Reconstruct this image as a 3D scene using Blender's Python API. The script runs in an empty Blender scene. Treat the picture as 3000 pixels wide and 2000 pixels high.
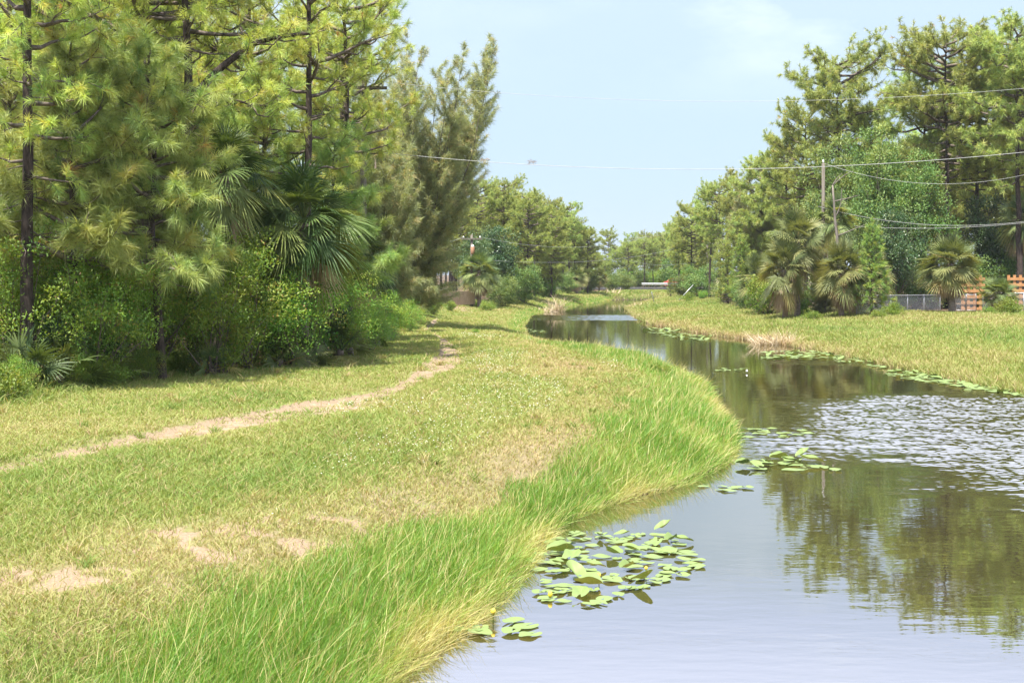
import bpy, math, random
import numpy as np
from mathutils import Vector

rng = np.random.default_rng(11)
random.seed(11)
S = bpy.context.scene
COL = S.collection
F, CX, HZ, H = 4121.0, 1500.0, 800.0, 3.8      # focal length in photo pixels, optical axis, horizon, eye height over the water
RAD = math.radians


def P(px, py, D):
    """world point seen at photo pixel (px, py) at distance D"""
    return np.array([(px - CX) / F * D, D, H + (HZ - py) / F * D])


def X(px, D):
    return (px - CX) / F * D


# ------------------------------------------------------------------ noise
def _hash(ix, iy, seed):
    h = (ix * 374761393 + iy * 668265263 + seed * 982451653) & 0xFFFFFFFF
    h = ((h ^ (h >> 13)) * 1274126177) & 0xFFFFFFFF
    return ((h ^ (h >> 16)) & 0xFFFF) / 65535.0


def vn(x, y, seed=0):
    x = np.asarray(x, float); y = np.asarray(y, float)
    ix = np.floor(x).astype(np.int64); iy = np.floor(y).astype(np.int64)
    fx = x - ix; fy = y - iy
    fx = fx * fx * (3 - 2 * fx); fy = fy * fy * (3 - 2 * fy)
    a = _hash(ix, iy, seed); b = _hash(ix + 1, iy, seed); c = _hash(ix, iy + 1, seed); d = _hash(ix + 1, iy + 1, seed)
    return (a * (1 - fx) + b * fx) * (1 - fy) + (c * (1 - fx) + d * fx) * fy


def fbm(x, y, seed=0, o=3):
    s = 0; a = 0.5; t = 0
    for i in range(o):
        s = s + a * vn(x * 2 ** i, y * 2 ** i, seed + i); t += a; a *= 0.5
    return s / t


def sst(a, b, x):
    t = np.clip((np.asarray(x, float) - a) / (b - a), 0, 1)
    return t * t * (3 - 2 * t)


# ------------------------------------------------------------------ terrain lines (functions of distance y)
def line(pts):
    p = np.array(pts, float)
    return lambda y: np.interp(y, p[:, 0], p[:, 1])


XL = line([(-60, -5), (6, -2.3), (11, -1.7), (13, -1.2), (16.5, -.15), (21, .55), (23, 1.5), (25, 2.9), (28, 4.2), (31, 4.85), (35, 5.3), (40, 5.7), (46, 6.3),
           (51, 6.5), (56, 5.3), (60, 4.2), (70, 2.4), (85, .9), (100, .7), (125, 1.6), (149, 4.3), (170, 8.5), (196, 13.5), (230, 20), (330, 45), (1500, 300)])
XR = line([(-60, 18), (20, 17.5), (43, 15.9), (55, 15.3), (63, 15.1), (75, 14.2), (84, 12.6), (92, 11.3), (104, 10.2), (120, 10.4), (149, 11.9), (170, 15), (196, 19.5), (230, 26.5), (330, 52), (1500, 308)])
RUSH = line([(0, -4.5), (8.9, -3.7), (11.6, -3.35), (13.4, -2.85), (15.8, -2.05), (18.2, -1.25), (21, -.3), (24.9, 1.1), (30.6, 2.6), (36, 3.4), (41, 3.8), (46, 3.7), (51, 2.6), (58.9, 1.6), (75, .2), (90, -.6), (125, .2), (149, 2.8), (170, 7), (196, 12), (230, 18.5), (400, 60)])
DRY = line([(0, -6.3), (11, -5.2), (13.5, -4.2), (16, -3.1), (19, -1.6), (23, .3), (28, 1.6), (35, 2.3), (60, .5), (100, -2)])
PATHC = line([(0, -12), (12, -9.6), (20, -7.3), (22.6, -6.47), (25.6, -5.34), (28.5, -4.15), (30.8, -3.36), (34.4, -2.75), (41, -2.2), (48, -2.05), (60, -2.9), (74, -4.6), (90, -5), (121, -5.2)])
PATHW = line([(0, .25), (20, .24), (23, .36), (25.5, .52), (28, .75), (30, .7), (32, .34), (34.4, .14), (38, .28), (43, .5), (50, .36), (60, .16), (74, .15), (85, .12), (121, .1)])
TREEL = line([(-30, -16), (15, -13.6), (24, -12.0), (30, -10.7), (37, -9.0), (43, -7.7), (50, -7.0), (60, -6.6), (72, -6.0), (90, -6.6), (112, -7.2), (126, -5.4), (132, -1.5), (142, .2), (160, 2.2), (180, 5), (200, 9.5), (225, 17), (260, 30), (1500, 250)])
TREER = line([(-30, 38), (70, 36), (88, 33.5), (96, 22), (104, 18.5), (120, 17.5), (140, 19), (165, 20), (200, 26), (260, 40), (1500, 330)])


def height(x, y):
    x = np.asarray(x, float); y = np.asarray(y, float)
    dl = XL(y) - x; dr = x - XR(y)
    ins = np.minimum(-dl, -dr)                                   # >0 inside the canal
    low = 1 - .42 * sst(55, 80, y) * (1 - sst(120, 150, y)) * (1 - sst(4, 9, dl))      # the bank dips along the far bend
    zl = (.82 * sst(-.3, 2.6, dl) + .25 * sst(2, 7, dl)) * low
    zr = .55 * sst(-.3, 4, dr) + .6 * sst(3, 16, dr)
    z = np.where(dl > dr, zl, zr)
    z = z + .10 * (fbm(x * .25, y * .12, 3) - .5) + .05 * (vn(x * 1.1, y * .8, 9) - .5)
    z = np.where(ins > 0, -.05 - .9 * sst(0, 2.5, ins), np.where(ins > -.3, np.minimum(z, .02), z))
    f = sst(197, 208, y); z = z * (1 - f) + (1.0 + .1 * (fbm(x * .3, y * .2, 3) - .5)) * f   # the canal ends in a culvert
    # rut of the track, steep on the wood side
    u = x - PATHC(y); w = PATHW(y)
    rut = sst(-w - .12, -w + .03, u) * (1 - sst(w, w + .9, u))
    z = z - .11 * rut * (y < 90)
    return z


def sandmask(x, y):
    u = np.abs(x - PATHC(y)) / PATHW(y)
    n = fbm(x * 2.2, y * 1.2, 21)
    path = 1 - sst(.55 + .5 * n, 1.2 + .5 * n, u)
    path = path * (y < 95)
    n2 = fbm(x * 2.6, y * 1.5, 33)
    dry = 0
    for bx, by, rx, ry, w in [(-2.9, 15.8, .8, .6, 1.), (-3.5, 14.9, .6, .45, .9), (-2.3, 16.9, .7, .6, .85), (-4.2, 13.5, .6, .4, .9), (-1.2, 18.8, .6, .7, .6), (-4.9, 13.2, .5, .4, .6), (.6, 22.5, .5, .8, .5)]:
        dry = np.maximum(dry, w * np.exp(-(((x - bx) / (1.35 * rx)) ** 2 + ((y - by) / (1.25 * ry)) ** 2)))
    dry = np.clip(dry, 0, 1) ** .55 * sst(.36, .58, .6 * n2 + .4 * vn(x * 7, y * 3.5, 35)) * .95
    n3 = fbm(x * .8, y * .28, 41)
    sec = (1 - sst(.1, .6, np.abs(x - PATHC(y) - 1.5))) * sst(.5, .68, n3) * sst(22, 26, y) * (1 - sst(46, 60, y))
    far = np.exp(-(((x + 4.6) / 1.6) ** 2 + ((y - 121) / 7) ** 2)) * .9
    return np.clip(np.maximum.reduce([path, dry, sec * .85, far]), 0, 1)


def drymask(x, y):
    du = np.abs(x - DRY(y))
    return np.clip((1 - sst(.2, 1.9, du)) * (.1 + 1.15 * fbm(x * .5, y * .3, 55)) * (1 - sst(45, 80, y)), 0, 1)


# ------------------------------------------------------------------ mesh accumulation
class G:
    def __init__(self):
        self.V = []; self.F = []; self.T = []; self.n = 0

    def add(self, V, faces, tint=.5, m=0, smooth=False):
        V = np.asarray(V, np.float32).reshape(-1, 3)
        for f in faces:
            f = np.asarray(f, np.int64)
            if len(f):
                self.F.append((f + self.n, m, smooth))
        t = np.empty(len(V), np.float32); t[:] = tint
        self.V.append(V); self.T.append(t); self.n += len(V)

    def tube(self, pts, rad, sides=6, m=0, tint=.5):
        pts = np.asarray(pts, float); k = len(pts)
        rad = np.broadcast_to(np.asarray(rad, float), (k,))
        tan = np.gradient(pts, axis=0); tan /= np.linalg.norm(tan, axis=1)[:, None] + 1e-9
        ref = np.array([1., 0, 0]) if abs(tan[0, 0]) < .8 else np.array([0, 1., 0])
        u = np.cross(tan, ref); u /= np.linalg.norm(u, axis=1)[:, None] + 1e-9
        v = np.cross(tan, u)
        a = np.arange(sides) * 2 * math.pi / sides
        ring = pts[:, None] + rad[:, None, None] * (u[:, None] * np.cos(a)[None, :, None] + v[:, None] * np.sin(a)[None, :, None])
        i = np.arange(k - 1)[:, None] * sides; j = np.arange(sides)[None]; j2 = (j + 1) % sides
        q = np.stack([i + j, i + j2, i + sides + j2, i + sides + j], -1).reshape(-1, 4)
        self.add(ring, [q, np.arange(sides)[None] + (k - 1) * sides, np.arange(sides)[None, ::-1]], tint, m, True)

    def box(self, c, s, rz=0, m=0, tint=.5, bev=0):
        c = np.asarray(c, float); sx, sy, sz = [q / 2 for q in s]
        b = bev or min(sx, sy, sz) * .12
        out = []
        # chamfered box: three rings of verts per corner
        for X_ in (-1, 1):
            for Y_ in (-1, 1):
                for Z_ in (-1, 1):
                    out += [(X_ * sx, Y_ * (sy - b), Z_ * (sz - b)), (X_ * (sx - b), Y_ * sy, Z_ * (sz - b)), (X_ * (sx - b), Y_ * (sy - b), Z_ * sz)]
        V = np.array(out)
        import bmesh
        bm = bmesh.new()
        vs = [bm.verts.new(v) for v in V]
        r = bmesh.ops.convex_hull(bm, input=vs)
        bm.verts.index_update()
        tri = [[v.index for v in f.verts] for f in bm.faces]
        bm.free()
        ca, sa = math.cos(rz), math.sin(rz)
        W = np.stack([V[:, 0] * ca - V[:, 1] * sa, V[:, 0] * sa + V[:, 1] * ca, V[:, 2]], 1) + c
        self.add(W, [np.array(tri)], tint, m)

    def blades(self, base, d, L, W, bend, segs=2, side=None, tint=.5, m=0, r=None):
        base = np.asarray(base, float); N = len(base)
        if N == 0: return
        d = np.broadcast_to(np.asarray(d, float), (N, 3))
        L = np.broadcast_to(np.asarray(L, float), (N,))[:, None]
        W = np.broadcast_to(np.asarray(W, float), (N,))[:, None]
        bend = np.broadcast_to(np.asarray(bend, float), (N, 3))
        if side is None:
            side = np.cross(d, rng.normal(size=(N, 3)))
        side = side / (np.linalg.norm(side, axis=1)[:, None] + 1e-9)
        k = 2 * segs + 1
        V = np.empty((N, k, 3), np.float32)
        for s in range(segs):
            t = s / segs
            p = base + d * L * t + bend * t * t
            w = side * W * .5 * (1 - .55 * t)
            V[:, 2 * s] = p - w; V[:, 2 * s + 1] = p + w
        V[:, k - 1] = base + d * L + bend
        o = np.arange(N)[:, None] * k
        fs = [np.concatenate([o + 2 * s, o + 2 * s + 1, o + 2 * s + 3, o + 2 * s + 2], 1) for s in range(segs - 1)]
        fs.append(np.concatenate([o + k - 3, o + k - 2, o + k - 1], 1))
        t = np.repeat(np.broadcast_to(np.asarray(tint, float), (N,)), k)
        self.add(V, fs, t, m)

    def leaves(self, c, d, nrm, L, W, tint=.5, m=0):
        N = len(c)
        d = d / (np.linalg.norm(d, axis=1)[:, None] + 1e-9)
        s = np.cross(d, nrm); s /= np.linalg.norm(s, axis=1)[:, None] + 1e-9
        n2 = np.cross(s, d)
        L = np.broadcast_to(np.asarray(L, float), (N,))[:, None]; W = np.broadcast_to(np.asarray(W, float), (N,))[:, None]
        V = np.stack([c, c + d * L * .5 + s * W * .5 + n2 * W * .12, c + d * L, c + d * L * .5 - s * W * .5 + n2 * W * .12], 1)
        o = np.arange(N)[:, None] * 4
        self.add(V, [np.concatenate([o, o + 1, o + 2], 1), np.concatenate([o, o + 2, o + 3], 1)], np.repeat(np.broadcast_to(np.asarray(tint, float), (N,)), 4), m)

    def mesh(self, name, mats):
        V = np.concatenate(self.V); T = np.concatenate(self.T)
        me = bpy.data.meshes.new(name)
        me.vertices.add(len(V)); me.vertices.foreach_set('co', V.ravel())
        loops = np.concatenate([f.ravel() for f, _, _ in self.F]).astype(np.int32)
        tot = np.concatenate([np.full(len(f), f.shape[1]) for f, _, _ in self.F])
        start = np.concatenate([[0], np.cumsum(tot)[:-1]]).astype(np.int32)
        mi = np.concatenate([np.full(len(f), m) for f, m, _ in self.F]).astype(np.int32)
        sm = np.concatenate([np.full(len(f), s) for f, _, s in self.F]).astype(bool)
        me.loops.add(len(loops)); me.loops.foreach_set('vertex_index', loops)
        me.polygons.add(len(tot)); me.polygons.foreach_set('loop_start', start)
        me.polygons.foreach_set('material_index', mi); me.polygons.foreach_set('use_smooth', sm)
        a = me.attributes.new('tint', 'FLOAT', 'POINT'); a.data.foreach_set('value', T)
        for m in (mats if isinstance(mats, (list, tuple)) else [mats]):
            me.materials.append(m)
        me.update(calc_edges=True)
        return me


def unit(v):
    return v / (np.linalg.norm(v, axis=-1, keepdims=True) + 1e-9)


# ------------------------------------------------------------------ objects
def tag(o, label=None, cat=None, group=None, kind=None):
    if label: o['label'] = label
    if cat: o['category'] = cat
    if group: o['group'] = group
    if kind: o['kind'] = kind
    return o


def obj(name, me, parent=None):
    o = bpy.data.objects.new(name, me); COL.objects.link(o)
    if parent: o.parent = parent
    return o


def thing(name, parts, loc, label, cat, group=None, rz=0., sc=1., tilt=(0, 0)):
    """an Empty at the thing's base that parents its parts; parts = [(name, mesh) or (name, mesh, [sub-parts])]"""
    e = bpy.data.objects.new(name, None); COL.objects.link(e)
    e.empty_display_size = .2
    e.location = [float(q) for q in loc]; e.rotation_euler = (tilt[0], tilt[1], rz)
    e.scale = (sc,) * 3 if np.isscalar(sc) else sc
    for p in parts:
        c = obj(p[0], p[1], e)
        for q in (p[2] if len(p) > 2 else ()):
            obj(q[0], q[1], c)
    return tag(e, label, cat, group)


# ------------------------------------------------------------------ materials
def newmat(name):
    m = bpy.data.materials.new(name); m.use_nodes = True
    nt = m.node_tree; nt.nodes.clear()
    out = nt.nodes.new('ShaderNodeOutputMaterial')
    return m, nt, out


def N(nt, t, **kw):
    n = nt.nodes.new(t)
    for k, v in kw.items():
        if k.startswith('_'): setattr(n, k[1:], v)
        else: n.inputs[k.replace('__', ' ')].default_value = v
    return n


def ramp(nt, stops):
    r = nt.nodes.new('ShaderNodeValToRGB'); e = r.color_ramp.elements
    while len(e) < len(stops): e.new(.5)
    for i, (p, c) in enumerate(stops):
        e[i].position = p; e[i].color = (*c, 1)
    return r


def foliage(name, stops, trans=.32, rough=.5, var=.16, spec=.3, hue=.02, gain=1.):
    stops = [(p, tuple(min(.8, q * gain) for q in c)) for p, c in stops]
    m, nt, out = newmat(name); L = nt.links.new
    at = N(nt, 'ShaderNodeAttribute', _attribute_name='tint')
    r = ramp(nt, stops); L(at.outputs['Fac'], r.inputs[0])
    oi = N(nt, 'ShaderNodeObjectInfo')
    mv = N(nt, 'ShaderNodeMapRange'); mv.inputs[3].default_value = 1 - var; mv.inputs[4].default_value = 1 + var
    mh = N(nt, 'ShaderNodeMapRange'); mh.inputs[3].default_value = .5 - hue; mh.inputs[4].default_value = .5 + hue
    L(oi.outputs['Random'], mv.inputs[0]); L(oi.outputs['Random'], mh.inputs[0])
    hs = N(nt, 'ShaderNodeHueSaturation'); L(mv.outputs[0], hs.inputs['Value']); L(mh.outputs[0], hs.inputs['Hue']); L(r.outputs[0], hs.inputs['Color'])
    p = N(nt, 'ShaderNodeBsdfPrincipled', Roughness=rough); p.inputs['Specular IOR Level'].default_value = spec
    L(hs.outputs[0], p.inputs['Base Color'])
    tr = N(nt, 'ShaderNodeBsdfTranslucent')
    g = N(nt, 'ShaderNodeMix', _data_type='RGBA', _blend_type='MULTIPLY'); g.inputs[0].default_value = 1
    g.inputs[7].default_value = (1.35, 1.25, .55, 1); L(hs.outputs[0], g.inputs[6]); L(g.outputs[2], tr.inputs['Color'])
    mx = N(nt, 'ShaderNodeMixShader'); mx.inputs[0].default_value = trans
    L(p.outputs[0], mx.inputs[1]); L(tr.outputs[0], mx.inputs[2]); L(mx.outputs[0], out.inputs[0])
    return m


def rough_mat(name, c1, c2, scale=(6, 6, 6), rough=.85, bump=.3, detail=5, metallic=0., spec=.3):
    m, nt, out = newmat(name); L = nt.links.new
    tc = N(nt, 'ShaderNodeTexCoord'); mp = N(nt, 'ShaderNodeMapping'); mp.inputs['Scale'].default_value = scale
    L(tc.outputs['Object'], mp.inputs[0])
    no = N(nt, 'ShaderNodeTexNoise', Scale=1., Detail=float(detail), Roughness=.65); L(mp.outputs[0], no.inputs['Vector'])
    r = ramp(nt, [(.32, c1), (.68, c2)]); L(no.outputs['Fac'], r.inputs[0])
    p = N(nt, 'ShaderNodeBsdfPrincipled', Roughness=rough, Metallic=metallic); p.inputs['Specular IOR Level'].default_value = spec
    L(r.outputs[0], p.inputs['Base Color'])
    b = N(nt, 'ShaderNodeBump', Strength=bump, Distance=.05); L(no.outputs['Fac'], b.inputs['Height']); L(b.outputs[0], p.inputs['Normal'])
    L(p.outputs[0], out.inputs[0])
    return m


M = {}
M['bark'] = rough_mat('pine_bark', (.012, .009, .007), (.085, .062, .05), (11, 11, 3), .95, 1.)
M['branch'] = rough_mat('branch_bark', (.06, .045, .035), (.2, .16, .13), (8, 8, 8), .9, .4)
M['needle'] = foliage('pine_needles', [(0, (.26, .12, .05)), (.07, (.27, .19, .05)), (.16, (.27, .26, .07)), (.5, (.205, .245, .055)), (1, (.095, .155, .046))], .3, .45, gain=2.15)
M['needle_pale'] = foliage('young_pine_needles', [(0, (.3, .16, .06)), (.07, (.36, .3, .08)), (.2, (.28, .3, .09)), (.6, (.21, .27, .08)), (1, (.1, .18, .06))], .3, .45, gain=1.5)
M['needle_sapling'] = foliage('sapling_needles', [(0, (.3, .2, .06)), (.2, (.24, .26, .06)), (.6, (.15, .22, .05)), (1, (.08, .15, .04))], .35, .5, gain=1.5)
M['needle_far'] = foliage('distant_pine_needles', [(0, (.2, .14, .05)), (.15, (.17, .18, .055)), (.5, (.138, .165, .046)), (1, (.07, .108, .038))], .33, .55, .2, .25, .02, 2.6)
M['casuarina'] = foliage('casuarina_sprays', [(0, (.2, .16, .09)), (.4, (.132, .148, .072)), (1, (.08, .095, .052))], .4, .6, gain=2.5)
M['leaf'] = foliage('shrub_leaves', [(0, (.2, .14, .05)), (.08, (.22, .25, .05)), (.5, (.11, .2, .03)), (1, (.045, .11, .022))], .38, .45, .18, .3, gain=1.55)
M['leaf_dark'] = foliage('dark_glossy_leaves', [(0, (.12, .15, .06)), (.5, (.04, .085, .03)), (1, (.02, .05, .022))], .25, .35, .15, .5, gain=1.4)
M['leaf_broad'] = foliage('broad_tree_leaves', [(0, (.2, .23, .08)), (.5, (.1, .155, .046)), (1, (.045, .09, .03))], .35, .5, .18, .2, gain=1.4)
M['weed'] = foliage('fresh_weeds', [(0, (.26, .29, .06)), (.5, (.17, .27, .045)), (1, (.1, .19, .035))], .4, .5)
M['palm'] = foliage('palm_fronds', [(0, (.36, .28, .1)), (.2, (.27, .27, .1)), (.55, (.17, .205, .075)), (1, (.07, .11, .045))], .3, .5, .15, .2, gain=1.05)
M['palm_dark'] = foliage('dark_palm_fronds', [(0, (.26, .24, .06)), (.25, (.16, .18, .05)), (.6, (.08, .12, .036)), (1, (.03, .06, .024))], .25, .5, .12, .2, gain=1.15)
M['palm_dead'] = foliage('dead_palm_fronds', [(0, (.2, .13, .08)), (.5, (.36, .25, .16)), (1, (.5, .4, .29))], .15, .8, .1, .1, .01)
M['palm_trunk'] = rough_mat('palm_trunk', (.09, .07, .055), (.26, .21, .17), (5, 5, 9), .9, .7)
M['grass'] = foliage('meadow_grass', [(0, (.5, .34, .2)), (.15, (.56, .45, .23)), (.35, (.47, .46, .17)), (.65, (.34, .41, .105)), (1, (.21, .33, .07))], .3, .6, 0, .2, 0, .7)
M['rush'] = foliage('shore_rushes', [(0, (.62, .5, .25)), (.25, (.58, .54, .22)), (.5, (.4, .48, .13)), (.75, (.25, .4, .065)), (1, (.15, .31, .045))], .34, .45, 0, .35, 0, .84)
M['reed_dead'] = foliage('dead_reeds', [(0, (.42, .31, .2)), (.5, (.6, .48, .33)), (1, (.72, .62, .46))], .2, .8, .05, .1, 0)
M['flower'] = foliage('white_petals', [(0, (.75, .75, .66)), (1, (.85, .85, .8))], .2, .6, 0, .2, 0)
M['flower_yellow'] = rough_mat('yellow_bud', (.7, .5, .04), (.8, .62, .08), (20, 20, 20), .5, .1)
M['wood_grey'] = rough_mat('weathered_pole_wood', (.08, .067, .053), (.165, .145, .118), (12, 12, 1.2), .9, .4)
M['wood_fence'] = rough_mat('fence_planks', (.25, .17, .11), (.45, .34, .25), (9, 9, 1.5), .85, .3)
M['wood_new'] = rough_mat('orange_timber', (.36, .17, .06), (.46, .25, .11), (6, 6, 3), .7, .2)
M['steel'] = rough_mat('galvanised_steel', (.32, .33, .34), (.46, .47, .48), (8, 8, 8), .45, .05, 3, .6)
M['wire'] = rough_mat('aluminium_cable', (.27, .27, .265), (.36, .36, .35), (4, 4, 4), .5, .05, 2, .3)
M['can'] = rough_mat('rusty_transformer', (.26, .13, .07), (.38, .21, .12), (6, 6, 3), .6, .1)
M['ceramic'] = rough_mat('white_ceramic', (.65, .65, .63), (.8, .8, .78), (8, 8, 8), .3, .02)
M['deadwood'] = rough_mat('bleached_deadwood', (.1, .08, .065), (.22, .19, .16), (8, 8, 2), .9, .4)
M['red_paint'] = rough_mat('red_car_paint', (.42, .06, .06), (.5, .1, .09), (3, 3, 3), .3, .01, 2, 0, .5)
M['dark_glass'] = rough_mat('dark_car_glass', (.02, .025, .03), (.04, .045, .05), (3, 3, 3), .1, 0, 2, 0, .6)
M['rubber'] = rough_mat('tyre_rubber', (.015, .015, .015), (.03, .03, .03), (9, 9, 9), .8, .1)
M['white_paint'] = rough_mat('white_paint', (.65, .65, .63), (.78, .78, .76), (5, 5, 5), .5, .05)
M['asphalt'] = rough_mat('road_asphalt', (.06, .06, .062), (.1, .1, .1), (3, 3, 3), .9, .2)

# pads: leaf colour per object, yellowing by noise, paler underside
def pad_material():
    m, nt, out = newmat('lily_leaf'); L = nt.links.new
    oi = N(nt, 'ShaderNodeObjectInfo')
    r = ramp(nt, [(0, (.3, .26, .05)), (.2, (.22, .24, .042)), (.55, (.15, .2, .035)), (1, (.06, .105, .02))]); L(oi.outputs['Random'], r.inputs[0])
    tc = N(nt, 'ShaderNodeTexCoord')
    no = N(nt, 'ShaderNodeTexNoise', Scale=7., Detail=4.); L(tc.outputs['Object'], no.inputs['Vector'])
    r2 = ramp(nt, [(.58, (0, 0, 0)), (.72, (1, 1, 1))]); L(no.outputs['Fac'], r2.inputs[0])
    mx = N(nt, 'ShaderNodeMix', _data_type='RGBA'); L(r2.outputs[0], mx.inputs[0]); L(r.outputs[0], mx.inputs[6]); mx.inputs[7].default_value = (.5, .42, .1, 1)
    ge = N(nt, 'ShaderNodeNewGeometry')
    mb = N(nt, 'ShaderNodeMix', _data_type='RGBA'); L(ge.outputs['Backfacing'], mb.inputs[0]); L(mx.outputs[2], mb.inputs[6]); mb.inputs[7].default_value = (.2, .27, .09, 1)
    p = N(nt, 'ShaderNodeBsdfPrincipled', Roughness=.5); p.inputs['Specular IOR Level'].default_value = .2; L(mb.outputs[2], p.inputs['Base Color'])
    t = N(nt, 'ShaderNodeBsdfTranslucent'); L(mb.outputs[2], t.inputs[0])
    ms = N(nt, 'ShaderNodeMixShader'); ms.inputs[0].default_value = .2
    L(p.outputs[0], ms.inputs[1]); L(t.outputs[0], ms.inputs[2]); L(ms.outputs[0], out.inputs[0])
    return m


M['pad'] = pad_material()


def ground_material():
    m, nt, out = newmat('ground_cover'); L = nt.links.new
    ge = N(nt, 'ShaderNodeNewGeometry')
    def noise(sc, det, vec=None):
        n = N(nt, 'ShaderNodeTexNoise', Scale=sc, Detail=float(det), Roughness=.6); L(ge.outputs['Position'], n.inputs['Vector']); return n
    n1 = noise(.35, 5); n2 = noise(6., 4); n3 = noise(38., 3)
    g = ramp(nt, [(.3, (.17, .155, .065)), (.5, (.18, .19, .06)), (.7, (.13, .19, .045))]); L(n1.outputs['Fac'], g.inputs[0])
    def mix(f, a, b, blend='MIX'):
        x = N(nt, 'ShaderNodeMix', _data_type='RGBA', _blend_type=blend)
        for s, i in ((f, 0), (a, 6), (b, 7)):
            if hasattr(s, 'is_output'): L(s, x.inputs[i])
            elif i == 0: x.inputs[0].default_value = s
            else: x.inputs[i].default_value = (*s, 1)
        return x.outputs[2]
    def attr(name):
        return N(nt, 'ShaderNodeAttribute', _attribute_name=name).outputs['Fac']
    def math_(op, a, b):
        x = N(nt, 'ShaderNodeMath', _operation=op)
        for s, i in ((a, 0), (b, 1)):
            if hasattr(s, 'is_output'): L(s, x.inputs[i])
            else: x.inputs[i].default_value = s
        x.use_clamp = op == 'MULTIPLY_ADD'
        return x.outputs[0]
    soil = ramp(nt, [(.3, (.15, .105, .065)), (.7, (.26, .195, .125))]); L(n2.outputs['Fac'], soil.inputs[0])
    thin = ramp(nt, [(.45, (0, 0, 0)), (.62, (1, 1, 1))]); L(n2.outputs['Fac'], thin.inputs[0])
    c = mix(thin.outputs[0], g.outputs[0], soil.outputs[0])
    c = mix(.55, c, g.outputs[0])
    sandc = ramp(nt, [(.3, (.17, .12, .077)), (.65, (.3, .225, .15))]); L(n3.outputs['Fac'], sandc.inputs[0])
    dry = math_('MULTIPLY', attr('dry'), .8)
    c = mix(dry, c, soil.outputs[0])
    s = math_('ADD', attr('sand'), math_('MULTIPLY', math_('SUBTRACT', n2.outputs['Fac'], .5), .7))
    sr = ramp(nt, [(.35, (0, 0, 0)), (.6, (1, 1, 1))]); L(s, sr.inputs[0])
    c = mix(sr.outputs[0], c, sandc.outputs[0])
    lit = ramp(nt, [(.3, (.06, .042, .028)), (.7, (.15, .105, .065))]); L(n2.outputs['Fac'], lit.inputs[0])
    c = mix(attr('litter'), c, lit.outputs[0])
    c = mix(attr('mud'), c, (.07, .055, .03))
    p = N(nt, 'ShaderNodeBsdfPrincipled', Roughness=.95); p.inputs['Specular IOR Level'].default_value = .1
    L(c, p.inputs['Base Color'])
    b = N(nt, 'ShaderNodeBump', Strength=.6, Distance=.03); L(n3.outputs['Fac'], b.inputs['Height']); L(b.outputs[0], p.inputs['Normal'])
    L(p.outputs[0], out.inputs[0])
    return m


def path_material():
    m, nt, out = newmat('sandy_track'); L = nt.links.new
    ge = N(nt, 'ShaderNodeNewGeometry')
    n1 = N(nt, 'ShaderNodeTexNoise', Scale=2.2, Detail=6., Roughness=.65); L(ge.outputs['Position'], n1.inputs['Vector'])
    n2 = N(nt, 'ShaderNodeTexNoise', Scale=30., Detail=4.); L(ge.outputs['Position'], n2.inputs['Vector'])
    r = ramp(nt, [(.3, (.16, .115, .072)), (.5, (.27, .2, .13)), (.72, (.35, .275, .195))]); L(n1.outputs['Fac'], r.inputs[0])
    p = N(nt, 'ShaderNodeBsdfPrincipled', Roughness=.95); p.inputs['Specular IOR Level'].default_value = .1
    mx = N(nt, 'ShaderNodeMix', _data_type='RGBA', _blend_type='MULTIPLY'); mx.inputs[0].default_value = .5
    r2 = ramp(nt, [(.3, (.55, .5, .45)), (.6, (1, 1, 1))]); L(n2.outputs['Fac'], r2.inputs[0])
    L(r.outputs[0], mx.inputs[6]); L(r2.outputs[0], mx.inputs[7]); L(mx.outputs[2], p.inputs['Base Color'])
    b = N(nt, 'ShaderNodeBump', Strength=.8, Distance=.04); L(n2.outputs['Fac'], b.inputs['Height']); L(b.outputs[0], p.inputs['Normal'])
    L(p.outputs[0], out.inputs[0])
    return m


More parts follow.
